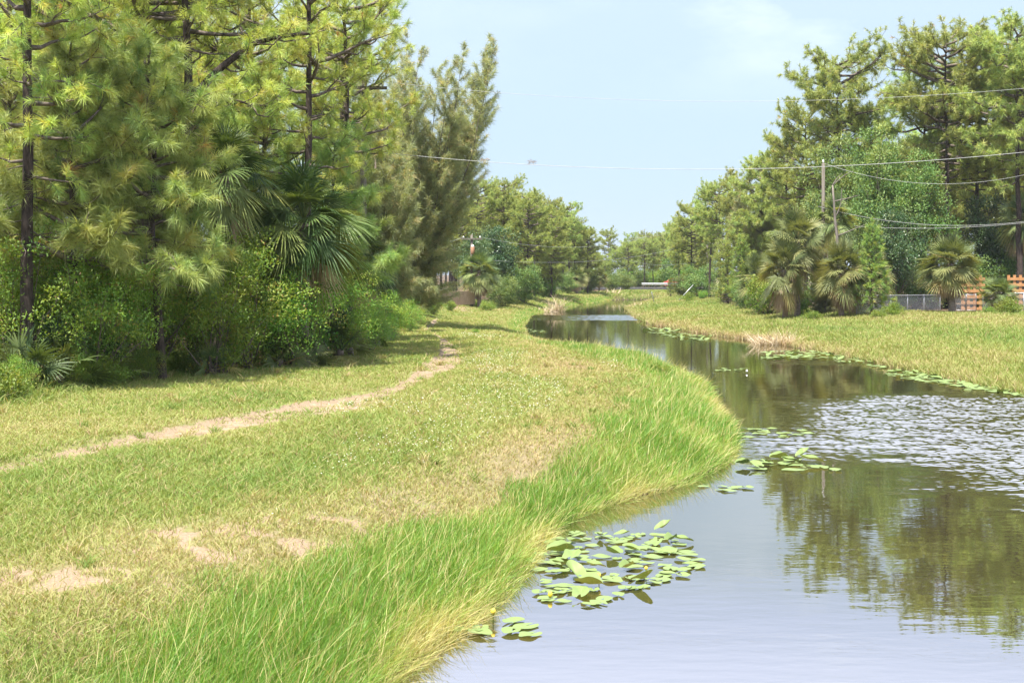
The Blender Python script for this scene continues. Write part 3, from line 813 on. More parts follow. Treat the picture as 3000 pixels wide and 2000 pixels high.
# pines farther off: rounded and flat-topped crowns
rnd = lambda t: .45 + .75 * math.sin(min(1, t * 1.05) * 2.4)
PF = [pine('tall_pine_a', 17, .22, 7.5, 3.6, 48, M['needle_far'], nn=20, nl=.38, nw=.03, segs=1, twigs=3.8, tuft2=2.2, shape=rnd, asc=26, var=(.7, 1.1), dead=.01),
      pine('tall_pine_b', 15, .2, 5.5, 2.9, 46, M['needle_far'], nn=20, nl=.38, nw=.03, segs=1, twigs=3.8, tuft2=2.2, shape=rnd, asc=26, var=(.7, 1.1), dead=.01),
      pine('tall_pine_c', 16, .2, 8.5, 2.8, 38, M['needle_far'], nn=20, nl=.38, nw=.03, segs=1, twigs=3.8, tuft2=2.2, shape=rnd, asc=26, var=(.7, 1.1), dead=.01),
      pine('tall_pine_d', 13, .18, 3.2, 3.0, 54, M['needle_far'], nn=20, nl=.38, nw=.03, segs=1, twigs=3.8, tuft2=2.2, shape=rnd, asc=26, var=(.7, 1.1), dead=.01)]
PS = [pine('sapling_pine_a', 5.8, .09, 1.0, 1.5, 80, M['needle_sapling'], nn=26, nl=.28, nw=.024, segs=1, twigs=4.5, shape=lambda t: 1 - .75 * t, dead=0)]
CA = casuarina('casuarina_a', 16.5, 3.6, 32, M['casuarina'])
CB = casuarina('casuarina_b', 12, 2.4, 7, M['casuarina'], .8)
SB = [shrub('shrub_a', 3.6, 3.6, 130, 95, .085, M['leaf']), shrub('shrub_b', 3.2, 2.8, 110, 95, .085, M['leaf']), shrub('shrub_c', 4.2, 4.6, 170, 90, .09, M['leaf'], bare=14)]
SF = [shrub('far_shrub_a', 4.4, 4.2, 110, 60, .2, M['leaf_broad'], cr=.55), shrub('far_shrub_b', 3.6, 3.0, 90, 60, .18, M['leaf'], cr=.5)]
SW = [shrub('weed_a', 1.7, .8, 45, 60, .09, M['weed'], cr=.25, bare=2, stems=8), shrub('weed_b', 1.0, .5, 26, 50, .07, M['weed'], cr=.18, bare=1, stems=6)]
TB = [shrub('broad_tree_a', 6.5, 11.5, 190, 80, .24, M['leaf_broad'], trunk_h=2.2, cr=.7, stems=26, bare=5), shrub('broad_tree_b', 6.0, 8.5, 170, 70, .24, M['leaf_dark'], trunk_h=1.6, cr=.65, stems=22, bare=4)]
PMR = [palm('cabbage_palm_a', 3.3, 72, 1.2, 1.0, M['palm'], 18, nseg=24, droop=.2, lo=-38), palm('cabbage_palm_b', 2.6, 54, 1.1, 1.0, M['palm'], 15, nseg=24, droop=.22, lo=-35), palm('cabbage_palm_d', 4.5, 66, 1.2, 1.0, M['palm'], 16, nseg=24, droop=.22, lo=-55), palm('cabbage_palm_c', 5.0, 46, .95, .95, M['palm'], 9, nseg=28, droop=.4)]
PML = [palm('green_palm_a', 4.3, 52, 1.1, 1.1, M['palm_dark'], 9, nseg=36, droop=.42), palm('green_palm_b', 5.6, 36, 1.0, 1.0, M['palm_dark'], 6, nseg=36, droop=.4)]
SP = [palm('palmetto_a', .25, 16, .55, .55, M['palm'], 3, .09, 24, False, .3, 5), palm('palmetto_b', .3, 14, .6, .6, M['palm_dark'], 2, .09, 24, False, .3, 8)]
print('placing')

# ---- left wood, front row of pines with their own labels
LW = 'pines of the left wood'
for proto, px, D, rz, sc, lab in [
    (PN[2], 92, 32.3, .4, 1.0, 'dark-trunked pine at the left edge of the wood, one curved limb reaching right'),
    (PN[0], 442, 41, 1.7, 1.0, 'straight bare-trunked pine just behind the forked pine'),
    (PN[1], 578, 39.5, 0, 1.0, 'forked pine with a thick limb curving up to the right'),
    (PN[2], 893, 44, 3.1, 1.0, 'slim straight pine rising behind the green fan palm'),
    (PN[3], 1020, 49, 2.2, 1.0, 'last pine of the wood, its low limbs stretching toward the feathery casuarina'),
    (PN[3], 1000, 56, 5.2, 1.05, 'pine behind the last pine of the wood, next to the grey pole'),
    (PN[0], 250, 46, 2.6, 1.0, 'pine deep in the wood between the dark trunk and the forked pine'),
    (PN[3], 740, 49, 4.4, 1.0, 'pine standing back between the forked pine and the slim pine'),
]:
    thing('slash_pine', proto, (X(px, D), D, gz(X(px, D), D)), lab, 'pine tree', LW, rz, sc)
for proto, px, D, rz, sc, lab in [
    (PY[0], 470, 35.5, .3, 1.0, 'young pale pine with long drooping needle tufts in front of the wood'),
    (PY[1], 190, 33.8, 2.0, 1.08, 'young light green pine beside the dark trunk at the wood edge'),
    (PY[1], 40, 37, 5.0, 1.1, 'young pine at the far left behind the dark trunk'),
    (PY[0], 330, 39.5, 1.2, 1.12, 'taller young pine between the two pale ones'),
    (PY[0], 760, 46.5, 4.0, 1.1, 'yellow-green young pine behind the green fan palm'),
    (PY[1], 985, 46.5, 2.7, .95, 'small yellow-green pine right of the slim trunk'),
]:
    thing('young_pine', proto, (X(px, D), D, gz(X(px, D), D)), lab, 'pine tree', 'young pines at the wood edge', rz, sc)
k = 0
for D in (43, 48, 53, 59, 66, 74, 84):
    for x in np.arange(-.41 * D - 1, TREEL(D) - 2.5, 4.8):
        xx = x + rng.normal(0, .8); yy = D + rng.normal(0, 1.2)
        if xx > TREEL(yy) - 2: continue
        thing('slash_pine', PN[(0, 2, 3, 1, 3)[k % 5]], (xx, yy, gz(xx, yy)), 'tall pine filling the back rows of the left wood', 'pine tree', 'pines filling the left wood', rng.uniform(0, 6.3), rng.uniform(.85, 1.05)); k += 1

# shrubs under the pines
for i, (px, D, s, sc, lab) in enumerate([
    (10, 34, 2, .95, 'tall leafy shrub at the far left under the pine'),
    (240, 34.5, 2, .78, 'dark shaded shrub right of the dark pine trunk'),
    (400, 37, 2, .8, 'twiggy shrub below the young pale pine'),
    (600, 38, 0, 1.0, 'bright green bush with bare twigs at the wood edge'),
    (690, 40, 0, 1.05, 'round yellow-green bush next to the fan palm'),
    (840, 41.5, 1, 1.0, 'low bush in front of the fan palm trunk'),
    (960, 45, 0, .9, 'bush hiding the foot of the grey utility pole'),
    (1060, 50, 1, .62, 'light green bush right of the grey utility pole'),
    (130, 37, 2, .95, 'thick shrub in shade behind the dark pine trunk'),
    (330, 40, 2, 1.0, 'tall shaded shrub in the gap between the young pines'),
    (620, 43, 2, 1.1, 'tall bush behind the bright green bush'),
    (800, 46.5, 2, 1.0, 'tall bush behind the fan palm'),
    (1120, 57, 1, .7, 'small leafy bush at the foot of the casuarina'),
    (1180, 66, 1, .5, 'little bright bush at the end of the wood beside the grass'),
]):
    D -= .7; x = X(px, D) + .25
    thing('shrub', SB[s], (x, D, gz(x, D)), lab, 'shrub', 'shrubs under the left pines', i * 1.3, sc)
for i in range(26):
    D = 26.5 * (70 / 26.5) ** (i / 25.) + rng.normal(0, .4); x = float(TREEL(D)) + rng.uniform(-.5, .5)
    thing('weed_clump', SB[1] if i % 3 else SW[0], (x, D, gz(x, D)), 'low leafy weeds at the foot of the left wood', 'weeds', 'low weeds along the foot of the left wood', i * 1.7, rng.uniform(.22, .42) if i % 3 else rng.uniform(.6, 1.0))
k = 0
for D in (36, 41, 46, 52, 60, 70):
    for x in np.arange(-.4 * D - 1, TREEL(D) - 1.6, 2.7):
        xx = x + rng.normal(0, .5); yy = D + rng.normal(0, .8)
        if xx > TREEL(yy) - 1.2: continue
        thing('shrub', SB[k % 3], (xx, yy, gz(xx, yy)), 'shaded understorey shrub deep inside the left wood', 'shrub', 'understorey inside the left wood', rng.uniform(0, 6.3), rng.uniform(.85, 1.3)); k += 1

for proto, px, D, rz, sc, lab in [
    (PML[0], 885, 41.2, 0, .98, 'green fan palm with brown hanging fronds at the wood edge'),
    (PML[1], 640, 39.5, 2, .98, 'dark fan palm standing behind the young pale pine'),
    (PML[1], 480, 41.5, 4, 1.12, 'tall fan palm half hidden behind the forked pine'),
    (PML[0], 1050, 52, 1, .75, 'small fan palm in front of the grey utility pole'),
    (PML[0], 20, 36, 3, .75, 'small dark fan palm at the far left of the wood'),
]:
    x = X(px, D); thing('fan_palm', proto, (x, D, gz(x, D)), lab, 'palm tree', 'palms of the left wood', rz, sc)
for i, (px, D, s, sc, lab) in enumerate([
    (60, 31.5, 1, 1.1, 'low palmetto at the foot of the dark pine trunk'),
    (190, 32.5, 1, 1.2, 'low spiky palmetto under the dark shaded shrub'),
    (320, 34.5, 1, .9, 'low palmetto left of the twiggy shrub'),
    (610, 37.2, 0, .8, 'withered palmetto on the grass edge below the bright green bush'),
    (830, 40.2, 0, 1.1, 'pale green palmetto below the fan palm'),
    (905, 41, 0, 1.0, 'yellowish palmetto right of the pale green palmetto'),
    (985, 43.5, 1, 1.2, 'dark palmetto beside the path side of the wood'),
    (1030, 46, 0, 1.1, 'feathery palmetto at the corner of the wood'),
    (1100, 52, 0, 1.1, 'palmetto with brown tips under the light green bush'),
]):
    x = X(px, D); thing('palmetto', SP[s], (x, D, gz(x, D)), lab, 'palmetto', 'palmettos along the wood edge', i * 1.9, sc)

# casuarinas
for proto, px, D, rz, sc, lab in [
    (CA, 1168, 82, 0, 1.14, 'tall feathery casuarina leaning right at the end of the left wood'),
    (CB, 1120, 70, 2.2, 1.15, 'lower grey-green casuarina beside the last pine'),
    (CB, 1190, 95, 4.1, .7, 'short feathery casuarina nearest the plank fence'),
]:
    x = X(px, D); thing('casuarina', proto, (x, D, gz(x, D)), lab, 'casuarina tree', 'casuarinas at the end of the left wood', rz, sc, (0, RAD(4.5) if proto is CA else 0))

# ---- far left bank
FL = 'rounded pines behind the plank fence'
for i, (px, top, D, s, lab) in enumerate([
    (1400, 545, 150, 1, 'rounded pine directly above the dark leafy tree'),
    (1480, 540, 155, 0, 'tallest rounded pine of the far left bank'),
    (1545, 575, 152, 3, 'rounded pine right of the tallest far left pine'),
    (1610, 590, 172, 0, 'broad flat-topped pine of the far left bank'),
    (1665, 610, 196, 1, 'pine at the right end of the rounded far left group'),
    (1340, 600, 140, 3, 'pine half hidden behind the casuarina'),
    (1705, 670, 206, 2, 'thin pine stepping down toward the gap of sky'),
    (1785, 676, 275, 2, 'lone small pine standing up alone in the sky gap'),
]):
    x = X(px, D); z = gz(x, D); ht = H + (HZ - top) * D / F - z; hp = (17, 15, 16, 13)[s]
    thing('slash_pine', PF[s], (x, D, z), lab, 'pine tree', FL, i * 1.1, ht / (hp + .3))
for i, px in enumerate(range(1325, 1730, 36)):
    D = (168 if px < 1630 else 200) + rng.normal(0, 4); x = X(px, D); z = gz(x, D)
    ht = H + (HZ - np.interp(px, [1325, 1480, 1560, 1690, 1730], [600, 548, 580, 625, 690]) - rng.uniform(0, 45)) * D / F - z; sx = (0, 1, 3)[i % 3]
    thing('slash_pine', PF[sx], (x, D, z), 'full-crowned pine in the second row of the far left bank', 'pine tree', 'second row of pines on the far left bank', i * 1.9, ht / ((17, 15, 16, 13)[sx] + .3))
for i, (px, top, D, proto, lab) in enumerate([
    (1450, 655, 138, TB[1], 'dark glossy round tree behind the transformer pole'),
    (1395, 690, 136, TB[1], 'dark leafy tree left of the transformer pole'),
    (1620, 720, 178, TB[0], 'mid green leafy tree right of the light bush'),
]):
    x = X(px, D); z = gz(x, D); ht = H + (HZ - top) * D / F - z
    thing('broadleaf_tree', proto, (x, D, z), lab, 'tree', 'leafy trees of the far left bank', i * 2., ht / (11.8 if proto is TB[0] else 8.8))
for i, (px, top, D, s, lab) in enumerate([
    (1535, 768, 142, 0, 'light green round bush right of the far palm'),
    (1475, 800, 132, 0, 'dark green bush next to the far palm trunk'),
    (1600, 810, 168, 1, 'bush behind the dead reeds on the left shore'),
    (1660, 795, 190, 0, 'bush in the middle of the far left shore'),
    (1725, 795, 202, 0, 'leafy bush left of the dark far shore gap'),
    (1790, 790, 214, 0, 'round bush where the canal narrows'),
    (1835, 800, 222, 0, 'farthest bush on the left shore near the guard rail'),
    (1270, 860, 100, 1, 'dark bush at the left end of the plank fence'),
    (1320, 878, 112, 1, 'low dark bush in front of the plank fence'),
]):
    x = X(px, D); z = gz(x, D); ht = H + (HZ - top) * D / F - z
    thing('shrub', SF[s], (x, D, z), lab, 'shrub', 'bushes on the far left shore', i * 1.7, ht / (4.4 if s == 0 else 3.2))
for i, (px, cy, D, lab) in enumerate([
    (1405, 790, 128, 'cabbage palm with a brown skirt beside the plank fence'),
    (1690, 808, 194, 'small palm among the far left shore bushes'),
    (1755, 808, 208, 'faint palm near the narrow end of the canal'),
]):
    x = X(px, D); z = gz(x, D); ht = H + (HZ - cy) * D / F - z
    thing('fan_palm', PMR[i % 2], (x, D, z), lab, 'palm tree', 'palms of the far left bank', i * 2., ht / (3.4, 2.7)[i % 2])
k = 0
for D in (175, 200, 240, 262, 285, 310, 340):
    for px in np.arange(1250, 2080, 46):
        if D < 220 and px > 1640: continue
        p2 = px + rng.normal(0, 16); yy = D + rng.normal(0, 4); xx = X(p2, yy)
        if yy < 236 and XL(yy) - 4 < xx < XR(yy) + 4: continue
        top = np.interp(p2, [1250, 1500, 1650, 1720, 1750, 1810, 1850, 1950, 2080], [600, 590, 640, 690, 720, 722, 690, 668, 640]) + rng.uniform(0, 55)
        z = gz(xx, yy); ht = H + (HZ - top) * yy / F - z; s = k % 4
        thing('slash_pine', PF[s], (xx, yy, z), 'distant pine of the forest closing the far end of the canal', 'pine tree', 'distant pines at the end of the canal', rng.uniform(0, 6.3), ht / ((17, 15, 16, 13)[s] + .3)); k += 1
for px in np.arange(1480, 2080, 26):
    D = 244 + rng.uniform(-3, 12); xx = X(px, D)
    thing('shrub', SF[k % 2], (xx, D, gz(xx, D)), 'distant bush at the foot of the forest beyond the guard rail', 'shrub', 'distant bushes beyond the guard rail', rng.uniform(0, 6.3), rng.uniform(.7, 1.5)); k += 1

# ---- right bank
for i, (px, top, D, s, lab) in enumerate([
    (2990, 85, 101, 0, 'tall pine cut by the right edge of the view'),
    (2775, 108, 107, 0, 'broad domed pine, the tallest on the right bank'),
    (2690, 200, 112, 2, 'pine just left of the broad domed pine'),
    (2860, 190, 109, 0, 'pine filling the gap right of the broad domed pine'),
    (2465, 170, 119, 0, 'tall narrow pine standing apart left of the domed pine'),
    (2560, 330, 121, 2, 'shorter pine in the notch between the two tall right pines'),
    (2360, 330, 124, 1, 'yellowish pine stepping down from the tall narrow pine'),
    (2300, 420, 130, 1, 'pine behind the bleached dead trunk'),
    (2240, 480, 137, 3, 'pine left of the wooden wire pole'),
    (2170, 520, 146, 1, 'pine behind the right street light pole'),
    (2110, 545, 158, 0, 'pine with an open crown behind the two poles'),
    (2078, 560, 168, 2, 'thin pine with a bare forked trunk left of the street light pole'),
    (2025, 610, 180, 3, 'pine at the foot of the right tree slope'),
    (1990, 650, 205, 1, 'last small pine of the right bank before the sky gap'),
    (2920, 300, 116, 1, 'pine behind the lattice fence'),
    (3080, 120, 112, 1, 'pine mostly outside the right edge of the view'),
]):
    x = X(px, D); z = gz(x, D); ht = H + (HZ - top) * D / F - z
    thing('slash_pine', PF[s], (x, D, z), lab, 'pine tree', 'pines of the right bank', i * 1.4 + .5, ht / ((17, 15, 16, 13)[s] + .3))
k = 0
for D in (128, 138, 150, 165):
    for px in np.arange(2160, 3150, 85):
        p2 = px + rng.normal(0, 25); yy = D + rng.normal(0, 3)
        if yy < 140 and p2 < 2350: continue
        xx = X(p2, yy)
        top = np.interp(p2, [2100, 2250, 2350, 2550, 2700, 3200], [670, 600, 530, 480, 400, 370]) + rng.uniform(0, 70)
        z = gz(xx, yy); ht = H + (HZ - top) * yy / F - z; s = k % 4
        thing('slash_pine', PF[s], (xx, yy, z), 'pine in the back rows of the right-hand forest', 'pine tree', 'pines behind the right bank', rng.uniform(0, 6.3), ht / ((17, 15, 16, 13)[s] + .3)); k += 1
for i, (px, top, D, proto, lab) in enumerate([
    (2580, 370, 106, TB[0], 'big leafy tree behind the young pine, glossy mid green'),
    (2680, 440, 104, TB[0], 'leafy tree above the dark gap by the chain-link fence'),
    (2470, 390, 112, TB[0], 'leafy tree behind the bleached dead trunk'),
    (2990, 620, 107, TB[0], 'leafy tree at the right edge above the lattice fence'),
    (2620, 600, 101, TB[1], 'dark leafy tree over the chain-link fence'),
    (2890, 560, 106, TB[1], 'dark leafy tree right of the round palm'),
]):
    x = X(px, D); z = gz(x, D); ht = H + (HZ - top) * D / F - z; s0 = ht / (11.8 if proto is TB[0] else 8.8)
    thing('broadleaf_tree', proto, (x, D, z), lab, 'tree', 'leafy trees of the right bank', i * 2.2, (max(.62, s0 * .8), max(.62, s0 * .8), s0))
CAS = [(2210, 440, 138, 'casuarina with a wispy top rising above the right pines'), (2420, 620, 97, 'small wispy casuarina tangled among the right palms')]
for i, (px, top, D, lab) in enumerate(CAS):
    x = X(px, D); z = gz(x, D); ht = H + (HZ - top) * D / F - z
    thing('casuarina', CB, (x, D, z), lab, 'casuarina tree', 'casuarinas of the right bank', i, ht / 12)
for i, (px, cy, D, s, sc, lab) in enumerate([
    (2790, 768, 92, 0, 1.1, 'big round cabbage palm standing free in front of the chain-link fence'),
    (2335, 700, 95, 2, 1.08, 'bushy palm at the left of the right-bank palm clump'),
    (2300, 760, 94, 1, 1.0, 'low palm at the foot of the bushy palm clump'),
    (2465, 785, 92, 1, .98, 'leaning palm with brown hanging fronds left of the young pine'),
    (2445, 585, 99, 3, 1.0, 'tall thin palm beside the bleached dead trunk'),
    (2555, 790, 97, 1, .85, 'palm hidden behind the young pine'),
    (2925, 870, 95, 1, .72, 'small palm growing at the lattice fence'),
    (2985, 620, 102, 3, 1.0, 'palm high at the right edge above the lattice'),
    (2220, 800, 104, 1, .8, 'small palm at the left end of the right thicket'),
]):
    x = X(px, D); z = gz(x, D); hp = (3.4, 2.7, 4.6, 5.1)[s]; zz = H + (HZ - cy) * D / F - z
    thing('fan_palm', PMR[s], (x, D, z), lab, 'palm tree', 'palms of the right bank', i * 1.7, (sc, sc, float(np.clip(zz / hp, .75 * sc, 1.3 * sc))))
for i, (px, top, D, lab) in enumerate([
    (2550, 662, 91, 'slim conical young pine in front of the palms'),
    (2170, 705, 122, 'young bright pine left of the right thicket'),
    (2135, 740, 128, 'small young pine left of the bright young pine'),
    (1965, 815, 190, 'tiny young pine near the far guard rail'),
]):
    x = X(px, D); z = gz(x, D); ht = H + (HZ - top) * D / F - z
    thing('young_pine', PS[0], (x, D, z), lab, 'pine tree', 'young pines of the right bank', i * 1.1, ht / 6)
for i, (px, top, D, s, lab) in enumerate([
    (2250, 800, 101, 1, 'bush at the foot of the palm clump'),
    (2340, 850, 97, 1, 'low bush between the right-bank palms'),
    (2500, 850, 94, 1, 'bush right of the leaning palm'),
    (2190, 810, 115, 0, 'bush under the young bright pine'),
    (2130, 800, 135, 0, 'dark bush right of the street light pole'),
    (2045, 770, 175, 0, 'dark tall bush left of the street light pole'),
    (2000, 800, 190, 0, 'bush beside the leaning grey posts'),
    (2060, 850, 160, 1, 'yellow-green bush at the base of the street light pole'),
    (2640, 760, 103, 0, 'dark bush behind the chain-link fence'),
    (2730, 760, 104, 0, 'dark bush behind the round palm'),
    (2850, 740, 104, 0, 'dark bush left of the lattice fence'),
    (2560, 780, 101, 0, 'dark bush behind the young pine'),
    (2960, 720, 104, 0, 'bush behind the lattice fence'),
    (2430, 770, 99, 0, 'dark bush in the palm clump'),
]):
    x = X(px, D); z = gz(x, D); ht = H + (HZ - top) * D / F - z
    thing('shrub', SF[s], (x, D, z), lab, 'shrub', 'bushes of the right bank', i * 1.7, ht / (4.4 if s == 0 else 3.2))
for i, (px, D, s, sc, lab) in enumerate([
    (2620, 90, 0, 1.0, 'bright yellow-green weeds in front of the chain-link fence'),
    (2570, 88, 1, 1.1, 'low bright weeds at the foot of the young pine'),
    (2960, 88, 0, 1.25, 'bright weeds below the lattice fence at the right edge'),
    (2900, 89, 1, 1.0, 'small bright weeds right of the round palm'),
    (2380, 91, 1, 1.2, 'weeds at the foot of the leaning palm'),
    (2020, 150, 0, 1.2, 'bright weeds near the leaning grey posts'),
    (1425, 122, 1, 1.6, 'bright weeds at the right end of the plank fence'),
    (1930, 44.5, 1, .8, 'leafy weed sticking up from the rushes at the bend'),
    (1395, 76, 1, .5, 'small leafy weed beside the track'),
]):
    x = X(px, D); thing('weed_clump', SW[s], (x, D, gz(x, D)), lab, 'weeds', 'weed clumps', i * 1.3, sc)


# ---- reeds
def reed_clump(name, n, h, r, lean):
    g = G(); a = rng.uniform(0, 6.28, n); q = r * rng.random(n) ** .6
    b = np.stack([np.cos(a) * q, np.sin(a) * q * .6, -.1 + 0 * q], 1)
    d = unit(np.stack([np.cos(a) * .35 + rng.normal(lean, .22, n), np.sin(a) * .3 + rng.normal(0, .2, n), np.ones(n)], 1))
    L = h * rng.uniform(.35, 1.05, n)
    bend = np.stack([rng.normal(lean * .3, .3, n), rng.normal(0, .2, n), -rng.uniform(0, .55, n)], 1) * L[:, None]
    g.blades(b, d, L, .028, bend, 3, None, rng.random(n))
    return [('foliage', g.mesh(name, M['reed_dead']))]


RC = [reed_clump('reed_clump_a', 420, 1.15, .95, -.12), reed_clump('reed_clump_b', 150, 1.9, .55, 0), reed_clump('reed_clump_c', 90, .7, .6, .1)]
for px, D, s, sc, lab in [
    (2272, 75, 0, 1.1, 'straw-coloured dead reed clump bending over the right waterline'),
    (2230, 77, 0, .55, 'low dead reeds left of the straw-coloured clump'),
    (1632, 140, 1, 1.35, 'tall dead reed clump standing in the water by the left shore'),
    (1590, 138, 2, 1.5, 'sprawling dead reeds left of the tall dead clump'),
    (1870, 150, 2, 1.6, 'pale dead reeds where the right shore begins'),
    (1790, 205, 2, 2.2, 'dead reeds where the canal ends below the guard rail'),
    (1880, 118, 2, 1.0, 'small dead tuft on the right shore below the leaning posts'),
]:
    x = X(px, D); thing('reed_clump', RC[s], (x, D, max(-.02, gz(x, D))), lab, 'reeds', 'dead reed clumps', 0, sc)


# ------------------------------------------------------------------ poles, wires, fences
def cyl(r0, r1, z0, z1, mat, name, sides=12, x=0, y=0):
    g = G(); g.tube([(x, y, z0), (x, y, z0 * .5 + z1 * .5), (x, y, z1)], [r0, (r0 + r1) / 2, r1], sides); return g.mesh(name, mat)


def pole(name_label, px, base_D, top_y, group='wooden utility poles', arm=True, can=False, lamp=False, lean=0.):
    x = X(px, base_D); z = gz(x, base_D); ht = H + (HZ - top_y) * base_D / F - z
    parts = [('pole', cyl(.16, .11, -.3, ht, M['wood_grey'], 'pole_shaft'))]
    ins = G()
    for dx in ((-.75, .75) if arm else ()):
        ins = G(); ins.tube([(dx, 0, ht - .3), (dx, 0, ht - .22), (dx, 0, ht - .12)], [.03, .07, .04], 8)
        parts.append(('insulator', ins.mesh('pole_insulator', M['ceramic'])))
    if arm:
        g = G(); g.box((0, -.16, ht - .38), (1.9, .1, .13)); parts.append(('crossarm', g.mesh('pole_crossarm', M['wood_grey'])))
    else:
        g = G(); g.tube([(0, 0, ht), (0, 0, ht + .1), (0, 0, ht + .25)], [.04, .07, .03], 8); parts.append(('insulator', g.mesh('pole_top_insulator', M['ceramic'])))
    if can:
        g = G(); g.tube([(.1, -.34, ht - 1.75), (.1, -.34, ht - 1.7), (.1, -.34, ht - 1.15), (.1, -.34, ht - 1.1)], [.15, .18, .18, .15], 14)
        lid = G(); lid.tube([(.1, -.34, ht - 1.1), (.1, -.34, ht - 1.0), (.1, -.34, ht - .9)], [.15, .12, .05], 12)
        parts.append(('transformer', g.mesh('pole_transformer', M['can']), [('lid', lid.mesh('transformer_lid', M['ceramic']))]))
    if lamp:
        g = G(); g.tube([(0, 0, ht - 3.0), (.6, -.2, ht - 3.3), (1.3, -.3, ht - 3.2)], [.035, .03, .03], 6); parts.append(('lamp_arm', g.mesh('lamp_arm', M['steel'])))
        g = G(); g.tube([(1.2, -.3, ht - 3.2), (1.5, -.33, ht - 3.22), (1.9, -.36, ht - 3.26), (2.0, -.37, ht - 3.27)], [.06, .16, .15, .05], 10); parts.append(('lamp_head', g.mesh('lamp_head', M['white_paint'])))
    thing('utility_pole', parts, (x, base_D, z), name_label, 'utility pole', group, 0, 1, (0, lean))
    return np.array([x, base_D, z + ht])


pA = pole('grey wooden pole rising out of the palms by the last pine', 1060, 58, 232, lean=RAD(.6))
pB = pole('wooden pole with a rusty transformer can behind the plank fence', 1382, 128, 688, can=True)
pC = pole('tall street light pole at the narrow end of the canal', 2072, 190, 643, arm=True, lamp=True)
pD = pole('taller pole standing among the trees right of the street light pole', 2128, 168, 598, arm=False)
pE = pole('bare brown pole behind the palm clump, cables hanging from its top', 2412, 99, 478, arm=False)
pG = pole('small distant pole in the far left shore trees', 1565, 165, 650, arm=True)


def wire(a, b, sag, r, lab, group='overhead cables'):
    t = np.linspace(0, 1, 40)[:, None]
    p = np.asarray(a) * (1 - t) + np.asarray(b) * t; p[:, 2] -= (4 * sag * t * (1 - t))[:, 0]
    o = bpy.data.meshes
    g = G(); g.tube(p - p[0], r, 5)
    e = obj('overhead_cable', g.mesh('overhead_cable', M['wire'])); e.location = p[0]
    return tag(e, lab, 'cable', group)


pF = P(3420, 215, 52)
wire(pA + [0, 0, 0], pF, .98, .007, 'highest cable crossing the whole sky above the canal')
wire(P(1062, 440, 58), P(3420, 395, 52), 1.02, .0105, 'lower thick cable crossing the canal with dried air plants on it')
wire(pE, P(3150, 470, 92), .0 + 1.5, .011, 'slack cable hanging from the top of the bare brown pole')
wire(P(2398, 605, 98.8), P(3150, 625, 92), 1.05, .012, 'upper of two twin cables sagging in front of the dark leafy tree')
wire(P(2300, 640, 102), P(3150, 634, 92), .75, .012, 'lower of two twin cables sagging in front of the dark leafy tree')
wire(pB + [.75, 0, -.2], P(1900, 690, 180), 1.2, .016, 'topmost cable running right from the transformer pole')
wire(pB + [-.75, 0, -.2], P(1180, 706, 100), .4, .016, 'short cable from the transformer pole toward the casuarina')
wire(pB + [0, 0, -2.2], P(1990, 725, 195), 1.0, .016, 'middle cable running right from the transformer pole')
wire(pC + [-.75, 0, -.2], P(1850, 698, 178), .5, .016, 'cable leaving the street light pole over the canal')
wire(pC + [.75, 0, -.2], P(2260, 655, 150), .7, .016, 'cable from the street light pole to the right pines')
wire(pD + [0, 0, -1.2], P(2290, 640, 140), .8, .016, 'cable hanging right from the taller pole among the trees')
wire(pC + [0, 0, -2.4], pD + [0, 0, -2.6], .3, .016, 'short cable joining the two far right poles')
wire(pC + [0, 0, -5.2], P(1830, 758, 178), .9, .016, 'lowest cable crossing the far canal from the street light pole')


def air_plant(px, py, D, s, lab):
    g = G(); n = 60
    d = unit(rng.normal(0, 1, (n, 3)) * [1.5, .7, .7]); g.blades(np.zeros((n, 3)) + rng.normal(0, .04, (n, 3)) * [2.4, 1, 1], d, rng.uniform(.06, .16, n) * s, .014, np.zeros((n, 3)), 1, None, rng.random(n) * .4)
    o = obj('air_plant', g.mesh('air_plant', M['palm_dead'])); o.location = P(px, py, D); tag(o, lab, 'air plant', 'air plants on the cable')


air_plant(1555, 474, 56.9, 1.2, 'larger brown air plant clinging to the thick cable')
air_plant(1420, 468, 57.2, .8, 'smaller brown air plant left on the thick cable')


# bleached dead tree
def dead_tree():
    g = G(); p = wiggle((0, 0, -.2), (-.45, 0, 7.4), 9, .04)
    g.tube(p, np.linspace(.15, .045, 9), 8)
    parts = [('trunk', g.mesh('dead_trunk', M['deadwood']))]
    for z, L, az, e0, e1 in [(8, 1.5, 0, .75, .4), (7, 1.6, .1, .3, .2), (6, 1.8, 0, 1.1, 1.6), (5, 1.9, .1, .35, .5), (8, .9, .2, 1.0, .7)]:
        q = limb_path(p[z], az, L, e0, e1, 6, .1); g = G(); g.tube(q, np.linspace(.04, .01, 6), 6); parts.append(('branch', g.mesh('dead_branch', M['deadwood'])))
    D = 97; x = X(2462, D); thing('dead_tree', parts, (x, D, gz(x, D) + 2.2 - 2.2), 'bleached dead trunk with bare forked branches behind the palms', 'dead tree', None, 0, 1.2)


dead_tree()


